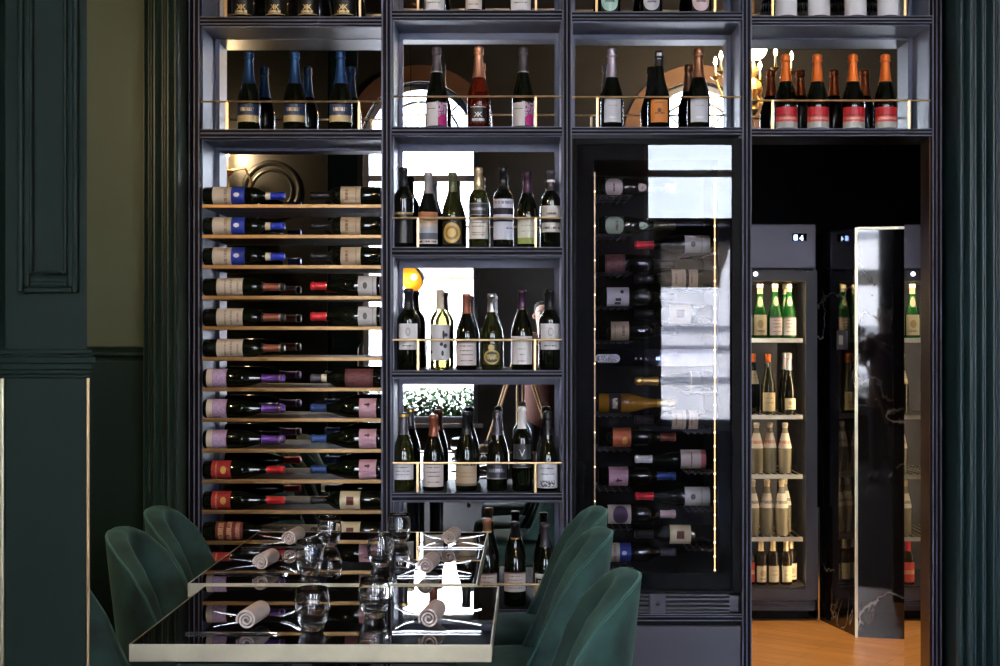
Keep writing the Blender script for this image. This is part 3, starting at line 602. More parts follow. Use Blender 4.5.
struct(be.build('trim_7', M['brassedge'], bevel=.002))
be = MB().box(pr_-.001, pr_+.0045, YPn-.005, YPn+.002, 0, zb_)
struct(be.build('trim_8', M['brass'], bevel=.001))
# stub wall behind the pillar, facing the wine wall
st = MB().box(RX0, -1.085, 3.02, 3.10, 0, RZ)
struct(st.build('wall_stub', M['lacquer']))
ring = MB()
for r, t in ((.155,.016), (.115,.010)):
    ring.tube([(-1.40 + r*cos(2*pi*i/48), 3.10, 2.22 + r*sin(2*pi*i/48)) for i in range(49)], t, 8, False)
struct(ring.build('trim_9', M['lacquer']))
# window wall behind the photographer
WINS = [(-1.57, -.42), (1.2, 2.35), (3.8, 4.95)]
SILL, SPR = .50, 3.33
wb = MB(); xs = RX0 - .0
edges = [RX0-.15] + [e for q in WINS for e in q] + [RX1+.15]
for i in range(0, len(edges), 2): wb.box(edges[i], edges[i+1], RY0-.25, RY0, 0, RZ)
for a, b in WINS:
    wb.box(a, b, RY0-.25, RY0, 0, SILL)
    n = 20; c = (a+b)/2; R = (b-a)/2
    for i in range(n):
        t0, t1 = pi - pi*i/n, pi - pi*(i+1)/n
        wb.prism([(c+R*cos(t0), SPR+R*sin(t0)), (c+R*cos(t1), SPR+R*sin(t1)), (c+R*cos(t1), RZ), (c+R*cos(t0), RZ)], 'y', RY0-.25, RY0)
struct(wb.build('wall_back', M['dark'], recalc=True))
for k, (a, b) in enumerate(WINS):
    wr = sroot('window_%d' % (k+1), ((a+b)/2, RY0-.12, SILL))
    c = (a+b)/2; R = (b-a)/2
    fr = MB(); fr.box(a, a+.05, RY0-.16, RY0-.09, SILL, SPR); fr.box(b-.05, b, RY0-.16, RY0-.09, SILL, SPR)
    fr.box(a+.05, b-.05, RY0-.16, RY0-.09, SILL, SILL+.06); fr.box(a+.05, b-.05, RY0-.17, RY0-.08, 2.93, 2.99); fr.box(a+.05, b-.05, RY0-.16, RY0-.09, SPR-.02, SPR+.04)
    n = 24
    for rr, ww, z0, z1 in ((R, .05, 0, pi), (R*.72, .025, 0, pi)):
        for i in range(n):
            t0, t1 = pi*i/n, pi*(i+1)/n
            fr.prism([(c+rr*cos(t0), SPR+rr*sin(t0)), (c+rr*cos(t1), SPR+rr*sin(t1)), (c+(rr-ww)*cos(t1), SPR+(rr-ww)*sin(t1)), (c+(rr-ww)*cos(t0), SPR+(rr-ww)*sin(t0))], 'y', RY0-.15, RY0-.10)
    for t in (pi*.25, pi*.75):
        fr.tube([(c, RY0-.125, SPR), (c+R*.97*cos(t), RY0-.125, SPR+R*.97*sin(t))], .012, 6)
    struct(fr.build('window_frame', M['winframe'], wr, True))
    pn = MB().box(a+.02, b-.02, RY0-.128, RY0-.122, SILL+.02, SPR)
    pn.prism([(c+(R-.02)*cos(pi*i/24), SPR+(R-.02)*sin(pi*i/24)) for i in range(25)], 'y', RY0-.128, RY0-.122)
    struct(pn.build('window_pane', M['winpane'], wr, True, smooth=False))
    sl = MB().box(a-.05, b+.05, RY0-.08, RY0+.06, SILL-.04, SILL+.0)
    struct(sl.build('window_sill', M['winframe'], wr, True, bevel=.006))
    ar = MB()
    for i in range(n):
        t0, t1 = pi*i/n, pi*(i+1)/n
        ar.prism([(c+rr*cos(t), SPR+rr*sin(t)) for rr, t in ((R+.01,t0),(R+.01,t1),(R+.17,t1),(R+.17,t0))], 'y', RY0-.005, RY0+.05)
    struct(ar.build('window_arch', M['bronze'], wr, True))
    po = bpy.data.lights.new('daylight_portal', 'AREA'); po.shape = 'RECTANGLE'; po.size = b-a; po.size_y = SPR+R-SILL
    po.cycles.is_portal = True
    oo = bpy.data.objects.new('daylight_portal', po); COL.objects.link(oo); oo.location = (c, RY0-.02, (SILL+SPR+R)/2); oo.rotation_euler = (pi/2, 0, 0)
    oo.rotation_euler = (radians(90), 0, radians(180)) if False else (radians(-90), 0, 0)
jb = MB().box(1.25, 1.37, RY0-.08, RY0-.03, SILL, 2.52).box(2.04, 2.35, RY0-.08, RY0-.03, SILL, 2.52)
jb.box(1.37, 2.06, RY0-.08, RY0-.03, 2.46, 2.52)
struct(jb.build('trim_12', M['dark']))
# outside: pale house fronts across the street
sbox('street_ground', M['street'], -14, 18, -16, RY0-.25, -.2, -.1)
fa = MB().box(-14, 18, -14.4, -14, -.1, 3.35)
struct(fa.build('street_facade_wall', M['facade']))
fl = MB()
for z in (.55, 1.1, 1.45, 3.25): fl.box(-14, 18, -14.0, -13.92, z, z+.06)
struct(fl.build('street_facade_trim', M['facadeline']))
for k, (a, b) in enumerate(WINS[:2]):
    aw = thing('window_awning', ['cream canvas awning outside the window mirrored behind the shelved bottles', 'cream canvas awning with dark housing, mirrored in the wine cooler door'][k], 'awning', ((a+b)/2, RY0-.25, 2.0))
    cv = MB(); z0 = 2.11 if k == 0 else 2.3; dz = .10 if k == 0 else .30; vz = .04 if k == 0 else .12
    if k: a, b = 1.40, 2.04
    cv.prism([(RY0-.27, z0), (RY0-.27, z0+.02), (RY0-1.05, z0-dz), (RY0-1.06, z0-dz-vz), (RY0-1.05, z0-dz-vz), (RY0-1.035, z0-dz-.01)], 'x', a-.05, b+.05)
    cv.build('canopy', M['awning'], aw, True)
    hb = MB().box(a-.05, b+.05, RY0-.40, RY0-.255, z0, z0+(.03 if k == 0 else .17)); hb.build('housing', M['frame'] if k else M['winframe'], aw, True, bevel=.01)
    if k: continue
    a, b = WINS[k]
    sbox('wall_base_%d' % (k+1), M['street'], a-.1, b+.1, RY0-.56, RY0-.25, -.1, SILL-.251)
    pb = thing('planter_box', ['planter of green leaves outside the window mirrored behind the lower shelf bottles', 'planter of green leaves outside the window mirrored in the wine cooler'][k], 'planter', ((a+b)/2, RY0-.42, SILL-.25))
    MB().box(a+.02, b-.02, RY0-.52, RY0-.28, SILL-.25, SILL+.02).build('trough', M['frame'], pb, True, bevel=.01)
    lv = MB()
    for i in range(1500):
        p = Vector((random.uniform(a+.04, b-.04), RY0-.40+random.uniform(-.1,.1), SILL+.03+random.random()**1.4*(.20+.10*abs(sin(7*i)))))
        d = Vector((random.uniform(-1,1), random.uniform(-1,1), random.uniform(-.2,1))).normalized()*random.uniform(.035,.07); s_ = d.orthogonal().normalized()*d.length*.35
        lv.add([p, p+d*.5+s_, p+d, p+d*.5-s_], [(0,1,2,3)])
    f_ = lv.build('foliage', M['leaf'], pb, True, smooth=False, recalc=False); f_['kind'] = 'stuff'

# ================================================================== the wine wall
U = thing('wall_wine_shelving', 'tall black fluted wall shelving with brass rails and mirrored back holding the bottles', 'shelving', (.17, YF, 0))
def post_poly(x0, x1):
    w = x1 - x0; q = lambda u, d: (x0 + w*u, YF + .012 - d)
    return [(x0, YB), (x0, YF+.012), q(.04,.010), q(.10,.012), q(.26,.012), q(.30,.004), q(.42,.004), q(.46,.010), q(.54,.010), q(.58,.004), q(.70,.004), q(.74,.012), q(.90,.012), q(.96,.010), (x1, YF+.012), (x1, YB)]
for a, b in XP:
    up_ = MB().prism(post_poly(a, b), 'z', 0, ztop_un+.03).build('upright', M['frame'], U, True, sharp=20)
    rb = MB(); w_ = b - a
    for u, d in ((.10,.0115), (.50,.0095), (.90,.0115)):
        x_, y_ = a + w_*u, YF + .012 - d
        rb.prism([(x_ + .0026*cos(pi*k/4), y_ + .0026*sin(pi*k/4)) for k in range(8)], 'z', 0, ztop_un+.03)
    r_ = rb.build('highlight_reeding', M['edge'], up_, sharp=60); r_.location = -U.location  # pale beads paint the highlight lines down the upright
CELLS = {1: (XP[0][1], XP[1][0]), 2: (XP[1][1], XP[2][0]), 3: (XP[2][1], XP[3][0]), 4: (XP[3][1], XP[4][0])}
SHELVES = {1: [(-105,-97), (16.5,24.5), (129,138)], 2: [(-105,-97), (10,18), (126.5,134.5), (247,256), (370.5,378), (493,501.5), (609.5,617)],
           3: [(-105,-97), (11.5,19.5), (127,134.5), (614,621)], 4: [(-105,-97), (15.5,23), (128.5,136)]}
def shelf(x0, x1, zt, zb, yb=YB):
    h = zt - zb; q = lambda v, d: (YF + .012 - d, zb + h*v)
    pts = [(yb, zt), q(1, 0), q(.97,.008), q(.90,.012), q(.72,.012), q(.64,.004), q(.50,.004), q(.42,.012), q(.10,.012), q(.03,.008), q(0,0), (yb, zb)]
    sh_ = MB().prism(pts, 'x', x0, x1).build('shelf', M['frame'], U, True, sharp=20)
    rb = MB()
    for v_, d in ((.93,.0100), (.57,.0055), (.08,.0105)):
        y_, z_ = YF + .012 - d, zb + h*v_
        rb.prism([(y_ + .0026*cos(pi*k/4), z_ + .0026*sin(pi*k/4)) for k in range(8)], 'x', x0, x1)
    r_ = rb.build('highlight_reeding', M['edge'], sh_, sharp=60); r_.location = -U.location  # pale beads paint the highlight lines along the shelf front
def lining(x0, x1, zt, zb, soffit=True, top=None):
    # painted side cheeks and back surround of one bay, with its mirror
    MB().box(x0, x0+.004, YF+.03, YB, zb, zt).build('side_panel', M['panel'], U, True)
    MB().box(x1-.004, x1, YF+.03, YB, zb, zt).build('side_panel', M['panel'], U, True)
    if soffit: MB().box(x0+.004, x1-.004, YF+.03, YB, zt-.004, zt).build('soffit', M['panel'], U, True)
    MB().box(x0, x1, YB, YB+.012, zb-.01, zt+.01).build('back_panel', M['panel'], U, True)
    m0, m1, mt = x0+.021, x1-.022, (zt-.034 if top is None else top)
    fr = MB().box(m0-.004, m0, YB-.006, YB, zb, mt+.004).box(m1, m1+.004, YB-.006, YB, zb, mt+.004).box(m0, m1, YB-.006, YB, mt, mt+.004)
    fr.build('mirror_bead', M['edge'], U, True)
    MB().box(m0, m1, YB-.004, YB-.0005, zb, mt).build('mirror_panel', M['mirror'], U, True, smooth=False)
def rail(x0, x1, zr_, zs, posts):
    mb = MB().tube([(x0, YF+.022, zr_), (x1, YF+.022, zr_)], .0042, 10, False)
    for p in posts: mb.box(p-.0042, p+.0042, YF+.018, YF+.026, zs, zr_)
    mb.build('gallery_rail', M['brass'], U, True)
for c, (x0, x1) in CELLS.items():
    for t, b in SHELVES[c]:
        if c == 3 and t > 600: shelf(x0, x1, fz(t, YF), fz(b, YF), YB)
        else: shelf(x0, x1, fz(t, YF), fz(b, YF))
    L_ = SHELVES[c]
    n = {1: 2, 2: 6, 3: 2, 4: 2}[c]
    for i in range(n): lining(x0, x1, fz(L_[i][1], YF), fz(L_[i+1][0], YF), True, fz(40, YB) if i == 1 else None)
x0, x1 = CELLS[1]
lining(x0, x1, fz(138, YF), fz(612, YF), True, fz(151, YB))
G = lambda p: fx(p, YF+.02)
for c, row, py, ps in ((1,1,-12,(226,360)), (1,2,101.5,(227,359)), (2,1,-18,(418,536)), (2,2,96.5,(418,535.7)), (2,3,218,(418,535.7)), (2,4,340,(418,535)), (2,5,463,(417.5,535.5)), (2,6,584.5,(417.5,535)),
                       (3,1,-17,(596.6,715)), (3,2,97,(597.5,714.5)), (4,1,-13,(772.6,905)), (4,2,100.5,(772.6,909))):
    x0, x1 = CELLS[c]
    rail(x0, x1, fz(py, YF+.02), fz(SHELVES[c][row][0], YF), [G(p) for p in ps])
# rack ledges of the first bay
RACK = [206.6, 237.0, 267.3, 298.0, 328.5, 359.3, 389.8, 420.3, 451.0, 481.6, 512.2, 543.0, 573.5, 604.2]
x0, x1 = CELLS[1]
zl = [fz(p-2, YF+.03) for p in RACK]
for z in zl:
    e = MB().box(x0+.004, x1-.004, YF+.03, YB-.006, z-.011, z).build('rack_ledge', M['ledge'], U, True)
    be_ = MB().box(x0+.002, x1-.002, YF+.022, YF+.0302, z-.0135, z+.001).build('brass_edge', M['ledgebrass'], e, bevel=.0015)
    be_.location = -U.location
# base cupboards below
for c in (1, 2):
    x0, x1 = CELLS[c]; zt = fz(618 if c == 2 else 613, YF)
    MB().box(x0, x1, YF+.03, YB, .08, zt).build('base_cupboard', M['cab'], U, True, bevel=.003)
x0, x1 = CELLS[3]
MB().box(x0+.003, x1-.003, YF+.012, YB, .08, fz(627, YF)).build('base_panel', M['cab'], U, True, bevel=.003)
MB().box(x0, x1, YF+.03, YB, fz(627, YF), fz(621, YF)).build('shadow_gap', M['black'], U, True)
MB().box(XP[0][0], XP[3][1], YF+.05, YB, 0, .08).build('plinth', M['frame'], U, True)

# ------------------------------------------------------------------ bottles standing on the shelves
YBOT = 5.335
def X(px): return fx(px, YBOT)
def stand(key, px, c, row, label, group):
    return bottle(key, (X(px), YBOT, fz(SHELVES[c][row][0], YF)+.0006), label, group, (0,0,random.uniform(-.05,.05)))
g0 = 'bottles cut off by the top of the picture'
for p, t in zip((243, 276.5, 308.7, 345), ('first from the left', 'second from the left', 'third from the left', 'last on the right')):
    stand('kk', p, 1, 1, 'black bottle with gold KK emblem above the blue bottles, ' + t, g0)
stand('white_a', 434.6, 2, 1, 'white-labelled bottle on the uppermost shelf, beside its left brass post', g0)
stand('white_b', 474, 2, 1, 'narrow rosy-white-labelled bottle on the uppermost shelf, above the rose wine', g0)
stand('white_a', 521, 2, 1, 'white-labelled bottle on the uppermost shelf, beside its right brass post', g0)
stand('oval_mint', 609, 3, 1, 'bottle with mint green oval label on the uppermost shelf', g0)
stand('oval_pearl', 651, 3, 1, 'bottle with pearl grey oval label on the uppermost shelf', g0)
stand('oval_pink', 700, 3, 1, 'bottle with pale pink oval label on the uppermost shelf', g0)
for p, t in zip((786, 819, 855.5, 888.5), ('first from the left', 'second from the left', 'third from the left', 'last on the right')):
    stand('sleeve', p, 4, 1, 'white-sleeved bottle above the orange-capped ones, ' + t, g0)
g1 = 'sparkling wine on the second shelf'
for p, t in zip((248.9, 294.8, 340.7), ('leftmost of three', 'middle of three', 'rightmost of three')):
    stand('bluechamp', p, 1, 2, 'blue-foiled sparkling wine with blue and gold label, ' + t, g1)
stand('magenta', 436.6, 2, 2, 'white and magenta labelled sparkling wine, left of the rose bottle', g1)
stand('kkrose', 478.7, 2, 2, 'rose sparkling wine with copper foil and black KK label', g1)
stand('magenta', 523.3, 2, 2, 'white and magenta labelled sparkling wine, right of the rose bottle', g1)
stand('lilac', 611.9, 3, 2, 'sparkling wine with silvery lilac foil and white label', g1)
stand('orangelabel', 658.9, 3, 2, 'sparkling wine with a bright orange label', g1)
stand('bronzecap', 698.6, 3, 2, 'sparkling wine with bronze foil and white label', g1)
for p, t in zip((785.9, 817.3, 853, 885.3), ('first from the left', 'second from the left', 'third from the left', 'last on the right')):
    stand('orangecap', p, 4, 2, 'orange-capped sparkling wine with red and silver label, ' + t, g1)
for row, gg, items in (
  (3, 'bottles on the third shelf', [('r2a',403.5,'tall black-labelled wine bottle at the left end of the third shelf'), ('r2b',428.3,'grey-capped wine bottle with sunset-banded label'), ('r2c',452.6,'wine bottle with golden ornament label'),
      ('r2d',478.5,'wine bottle with pale gold capsule and ivory label'), ('r2e',503.3,'wine bottle with bluish white label crossed by navy bands'), ('r2f',527.4,'wine bottle with cream label and green foot'), ('r2g',551,'white-ringed wine bottle with split white label at the right end')]),
  (4, 'bottles on the fourth shelf', [('r3a',408.5,'broad dark wine bottle with crested label, left end of fourth shelf'), ('r3b',440,'clear white wine bottle with black leaves on label'), ('r3c',466.5,'rust-capped wine bottle with rosy white label next to the clear bottle'),
      ('r3d',491.7,'olive wine bottle with gold medallion print and silver capsule'), ('r3e',522,'plum-capped wine bottle with large white script label'), ('r3f',550,'slim dark wine bottle with crested label, right end of fourth shelf')]),
  (5, 'bottles on the fifth shelf', [('r4a',403.4,'gold-topped olive wine bottle with short white label'), ('r4b',433.5,'rust-capped wine bottle with rosy label on the fifth shelf'), ('r4c',466.3,'wine bottle with tan kraft label'),
      ('r4d',497,'dark wine bottle with pewter label on the fifth shelf'), ('r4e',522,'white-capped dark wine bottle marked with a V'), ('r4f',547.6,'black-capped wine bottle with vine drawing label')]),
  (6, 'bottles on the lowest open shelf', [('r5a',487,'bronze-capped wine bottle on the lowest shelf behind the table corner'), ('r5b',515,'gold-ringed black wine bottle on the lowest open shelf'), ('r5c',545,'wine bottle with black block on white label beside the chair')])):
    for k, p, l in items: stand(k, p, 2, row, l, gg)
# ------------------------------------------------------------------ bottles lying on the ledges
YL = 5.30
ll = ['Lblue']*3 + ['Lcream']*3 + ['Llilac']*3 + ['Lred']*2 + ['Lember'] + ['Lred', 'Llilac']
ln = dict(Lblue='blue-banded cream label', Lcream='cream chateau label', Llilac='cream and lilac label', Lred='red gold-sealed label', Lember='dark red gold-printed label')
for i, k in enumerate(ll):
    bottle(k, (fx(204.2, YL), YL, zl[i] + SP[k]['R'] + .0008), 'lying bottle with %s on the %s brass ledge, neck pointing right' % (ln[k], ORD[i]), 'bottles lying with necks to the right', (0, pi/2, 0))
rl = ['Rtan']*3 + ['Rgrey']*2 + [None, 'Rmaroon'] + ['Rpink']*3 + ['Rsquare']*2 + ['Rpink', 'Rsquare']
rn = dict(Rtan='tan label', Rgrey='grey-white label', Rmaroon='maroon label', Rpink='pink label', Rsquare='dark red square on label')
for i, k in enumerate(rl):
    if k: bottle(k, (fx(381.5, YL)-.0005, YL, zl[i] + SP[k]['R'] + .0008), 'lying bottle with %s on the %s brass ledge, neck pointing left' % (rn[k], ORD[i]), 'bottles lying with necks to the left', (0, -pi/2, 0))

# ================================================================== built-in wine cooler
x0, x1 = CELLS[3]
zt, zbm = fz(137.5, YF+.02), fz(613, YF)
Wc = thing('wine_cooler', 'tall built-in wine cooler with black glass door and warm light strips', 'wine cooler', ((x0+x1)/2, YF+.02, zbm))
q = lambda p, Y=YF+.03: fx(p, Y)
v = lambda p, Y=YF+.03: fz(p, Y)
YC0, YC1 = 5.285, 5.86
ci0, ci1, cz1, cz0 = q(593.5, YC0), q(723, YC0), v(160, YC0), v(573, YC0)
cb = MB()
cb.box(x0+.003, ci0, YC0, YC1, zbm+.001, zt-.003); cb.box(ci1, x1-.003, YC0, YC1, zbm+.001, zt-.003)
cb.box(ci0, ci1, YC0, YC1, cz1, zt-.003); cb.box(ci0, ci1, YC0, YC1, zbm+.001, cz0); cb.box(ci0, ci1, YC1-.02, YC1, cz0, cz1)
cb.build('cabinet', pbr('cooler_liner', (.007,.0065,.0065), .5, spec=.15), Wc, True)
df = MB()
zd0, zd1 = v(591.5), v(139)
df.box(q(573.2), q(576), 5.262, 5.283, zd0, zd1); df.box(q(731.5), q(740.8), 5.262, 5.283, zd0, zd1); df.box(q(576), q(731.5), 5.262, 5.283, v(145), zd1); df.box(q(576), q(731.5), 5.262, 5.283, zd0, v(589.5))
df.build('door_frame', M['black'], Wc, True, bevel=.001)
bp = MB()
bp.box(q(576), q(593), 5.2775, 5.283, v(589.5), v(145)); bp.box(q(718), q(731.5), 5.2775, 5.283, v(589.5), v(145)); bp.box(q(593), q(718), 5.2775, 5.283, v(160), v(145)); bp.box(q(593), q(718), 5.2775, 5.283, v(589.5), v(574))
bp.build('glass_border', M['black'], Wc, True)
MB().box(q(576), q(731.5), 5.270, 5.276, v(589.5), v(145)).build('glass_pane', M['coolerpane'], Wc, True, smooth=False)
for px, sgn in ((714.8, 1), (594.8, 0)):
    s_ = MB().box(q(px,5.295)-.0018, q(px,5.295)+.0018, 5.292, 5.296, v(571,5.295), v(182 if sgn else 172,5.295)).build('led_strip', M['led'] if sgn else M['brass'], Wc, True)
    d_ = MB(); zz = v(570,5.29)
    while zz < v(184,5.29):
        d_.sphere((q(px,5.29), 5.289, zz), .0030 if sgn else .0022, 8); zz += .052 if sgn else .13
    o_ = d_.build('led_dots', M['leddot'], s_); o_.location = -Wc.location
# wire racks and their bottles
YW = 5.46
CL = [('Cdiscp',188,'pale disc label'), ('Cdiscg',226,'green disc label'), ('Cgold',264,'dark label under the green disc'), ('Csquare',297,'square white label with black bars'), ('Cplain',331,'plain cream label'),
      ('Camber',403,'amber glass'), ('Corange',437,'orange seal label'), ('Cpink',476,'pink label'), ('Cviolet',514,'violet picture label'), ('Ccreamblue',552,'cream and blue label')]
DR = [('Dgrey',245,'grey-white label, upper half'), ('Dpair',279,'two tan labels, upper of two'), ('Dsquare',314,'dark red square, upper half'),
      ('Dgold',381,'gold neck'), ('Dpair',419.5,'two tan labels, lower of two'), ('Drose',459,'rose-edged white label'), ('Dgrey',496,'grey-white label'), ('Dsquare',534,'dark red square by the light strip')]
for side, lst in ((0, CL), (1, DR)):
    for k, py, l in lst:
        R = SP[k]['R']; zc = fz(py, YW); zs = zc - R - .001
        a, b = (q(595, 5.46), q(630, 5.46)) if side == 0 else (q(682, 5.46), q(714.5, 5.46))
        rk = MB()
        for yy in (5.34, 5.42, 5.50, 5.60): rk.tube([(a, yy, zs-.003), (b, yy, zs-.003)], .003, 6)
        for t in range(5): rk.tube([(a+(b-a)*(t+.5)/5, 5.335, zs-.009), (a+(b-a)*(t+.5)/5, 5.61, zs-.009)], .003, 6)
        rk.build('wire_rack', M['steel'] if False else M['fridgedark'], Wc, True)
        bottle(k, (fx(598.5 if side == 0 else 712, YW), YW, zc), 'bottle with %s in the wine cooler, neck pointing %s' % (l, 'right' if side == 0 else 'left'), 'bottles in the wine cooler', (0, pi/2 if side == 0 else -pi/2, 0))
# control strip
cp = MB().box(q(595,5.33), q(715,5.33), 5.33, 5.40, fz(366,5.33), fz(349,5.33)).build('control_panel', M['gloss'], Wc, True)
pc = cp
pts = []
pcx, pcz, pw, ph = q(607.5,5.326), fz(358.5,5.326), .047, .0165
for i in range(24):
    t = 2*pi*i/24; pts.append((pcx + (pw-ph)*(1 if cos(t) > 0 else -1) + ph*cos(t), pcz + ph*sin(t)))
o_ = MB().prism(pts, 'y', 5.324, 5.33).build('badge', PRINT['grey'], cp); o_.location = -Wc.location
vv, ff = text_verts("L'Atou", .028)
tx = MB().add([(x+pcx, 5.3235, y+pcz-.009) for x, y, z in vv], ff).build('badge_lettering', M['steel'], cp, smooth=False, recalc=False); tx.location = -Wc.location
dd = MB()
for p in (636, 641, 646): dd.box(q(p,5.326)-.003, q(p,5.326)+.003, 5.325, 5.33, pcz-.003, pcz+.003)
o_ = dd.build('key', PRINT['grey'], cp); o_.location = -Wc.location
vv, ff = text_verts("16", .018)
o_ = MB().add([(x+q(658,5.326), 5.3265, y+pcz-.006) for x, y, z in vv], ff).build('digits', M['blueled'], cp, smooth=False, recalc=False); o_.location = -Wc.location
# ventilation grille with lock
gr = MB(); za, zb3 = v(611.5), v(593.5)
gr.box(x0+.004, x1-.012, 5.262, 5.283, za, za+.006); gr.box(x0+.004, x1-.012, 5.262, 5.283, zb3-.006, zb3)
for i in range(1, 4): gr.box(x0+.004, x1-.012, 5.264, 5.283, za+(zb3-za)*i/4-.005, za+(zb3-za)*i/4+.002)
gr.box(x1-.045, x1-.012, 5.262, 5.283, za, zb3); gr.box(x0+.004, x0+.03, 5.262, 5.283, za, zb3)
g_ = gr.build('vent_grille', M['cab'], Wc, True)
lk = MB().box(q(649), q(665), 5.256, 5.283, za-.003, zb3+.003).build('lock_plate', M['cab'], Wc, True, bevel=.002)
l2 = MB().lathe([(0,-.004),(.007,-.004),(.007,0),(0,0)], 16, (q(657), 5.255, (za+zb3)/2), 'y').build('lock', M['steel'], lk); l2.location = -Wc.location

# ================================================================== the passage with the drinks fridge
xp0 = XP[3][1]
sbox('wall_passage_left', M['black'], XP[3][0]+.002, xp0-.001, 5.525, 8.0, 0, RZ)
sbox('wall_passage_right', M['black'], 2.6, 2.75, 5.62, 8.0, 0, RZ)
sbox('wall_passage_back', M['black'], XP[3][0]+.002, 2.75, 7.75, 7.9, 0, RZ)
sbox('ceiling_passage', M['black'], xp0, 2.6, 5.5, 7.75, 2.95, 3.05)
jm = MB().box(XP[4][0]-.003, XP[4][0]-.0005, YF+.02, 5.39, 0, fz(136, YF)).build('trim_10', pbr('bronze_jamb', (.16,.09,.055), .35, .6)); struct(jm)
pmr = thing('jamb_mirror', 'narrow mirror lining the passage jamb, reflecting the lit fridge', 'mirror', (1.56, 5.51, 0))
MB().box(XP[4][0]+.001, 1.60, 5.5, 5.62, 0, 2.3).build('backing', M['black'], pmr, True)
MB().box(XP[4][0]-.002, XP[4][0]+.001, 5.392, 5.62, .02, 2.2).build('mirror_panel', M['mirror'], pmr, True, smooth=False)
# marble partition turned a little, with its brass corner
ang = radians(-13.45); ox, oy = fx(857, 6.54), 6.54; zpt = fz(228.5, 6.54)
def Rz(x, y): return (ox + x*cos(ang) - y*sin(ang), oy + x*sin(ang) + y*cos(ang))
SideL = (ox-.21, oy+.88); sdx, sdy = -.232, .973
part = struct(MB().prism([Rz(0,0), Rz(.85,0), Rz(.85,.9), SideL], 'z', 0, zpt).build('wall_partition', M['marble'], smooth=False))
tr = MB().prism([Rz(-.010,-.010), Rz(.004,-.010), Rz(.004,.004), Rz(-.010,.004)], 'z', 0, zpt+.004)
tr.prism([Rz(.004,-.008), Rz(.85,-.008), Rz(.85,.004), Rz(.004,.004)], 'z', zpt-.006, zpt+.006)
struct(tr.build('trim_11', M['brassedge']))
sw = thing('wall_switch', 'small pale switch plate on the black marble beside the brass corner', 'switch', (ox+sdx*.14-.0055, oy+sdy*.14-.0013, fz(340, 6.7)))
sw.rotation_euler = (0, 0, radians(13.4))
MB().box(-.005, .004, -.05, .05, -.045, .045).build('plate', M['grey'], sw, bevel=.002)
MB().box(-.008, -.004, -.02, .02, -.022, .022).build('rocker', M['white'], sw, bevel=.002)
# upright drinks fridge
YR = 6.875
Fr = thing('drinks_fridge', 'tall black glass-door drinks fridge with lit shelves in the passage', 'fridge', (1.18, YR+.3, 0))
f0, f1 = .885, fx(818, YR); fzt = fz(224, YR)
gx0, gx1, gz1, gz0 = .93, fx(806, YR), fz(281, YR), fz(589, YR)
cbm = MB()
cbm.box(f0, gx0-.016, YR+.05, YR+.6, .05, fzt); cbm.box(gx1+.016, f1, YR+.05, YR+.6, .05, fzt)
cbm.box(gx0-.016, gx1+.016, YR+.05, YR+.6, .05, gz0); cbm.box(gx0-.016, gx1+.016, YR+.05, YR+.6, gz1, fzt); cbm.box(gx0-.016, gx1+.016, YR+.56, YR+.6, gz0, gz1)
cbm.build('cabinet', M['fridgedark'], Fr, True)
hp = MB().box(f0, f1-.012, YR+.005, YR+.05, fz(268.5, YR), fzt).build('header_panel', M['grey'], Fr, True, bevel=.006)
ds = MB().box(fx(792.5,YR), fx(807,YR), YR+.001, YR+.006, fz(241,YR), fz(233.5,YR)).build('display', M['gloss'], Fr, True)
vv, ff = text_verts('4', .036)
t_ = MB().add([(x+fx(801.5,YR), YR-.001, y+fz(240.5,YR)) for x,y,z in vv], ff).build('display_digit', M['whiteled'], ds, smooth=False, recalc=False); t_.location = -Fr.location
t_ = MB().box(fx(794,YR), fx(797.5,YR), YR-.001, YR+.001, fz(240,YR), fz(235,YR)).build('display_mark', M['blueled'], ds); t_.location = -Fr.location
drm = MB()
drm.box(f0, gx0, YR, YR+.048, fz(600,YR), fz(270.5,YR)); drm.box(gx1, f1-.004, YR, YR+.048, fz(600,YR), fz(270.5,YR))
drm.box(gx0, gx1, YR, YR+.048, fz(600,YR), gz0); drm.box(gx0, gx1, YR, YR+.048, gz1, fz(270.5,YR))
dr = drm.build('door', M['fridgedark'], Fr, True)
h_ = MB().box(fx(799,YR), fx(813,YR), YR-.004, YR, fz(271,YR), fz(269.2,YR)).build('door_badge', M['steel'], dr); h_.location = -Fr.location
h_ = MB().lathe([(0,-.004),(.010,-.004),(.010,0),(0,0)], 16, (fx(755.5,YR), YR-.001, fz(274,YR)), 'y').build('door_lamp', M['whiteled'], dr); h_.location = -Fr.location
h_ = MB().box(f1-.0035, f1+.004, YR-.02, YR+.02, fz(621,YR), fz(507,YR)).build('edge_strip', M['steel'], dr); h_.location = -Fr.location
MB().box(gx0, gx1, YR+.018, YR+.024, gz0, gz1).build('glass_pane', M['fridgepane'], Fr, True, smooth=False)
gm = MB()
gm.box(f0, f1-.012, YR+.03, YR+.05, .05, fz(602,YR))
for i in range(9): gm.box(f0+.02, f1-.03, YR+.024, YR+.03, .07+i*.012, .076+i*.012)
for i in range(34): gm.box(f0+.02+i*.0155, f0+.026+i*.0155, YR+.026, YR+.03, .066, .172)
gm.build('vent_grille', M['fridgedark'], Fr, True)
MB().box(f0+.03, f1-.03, YR+.08, YR+.55, 0, .05).build('base', M['black'], Fr, True)
YS = 7.0
FS = [(338, 1), (414, 2), (473, 3), (535, 4), (584.4, 5)]
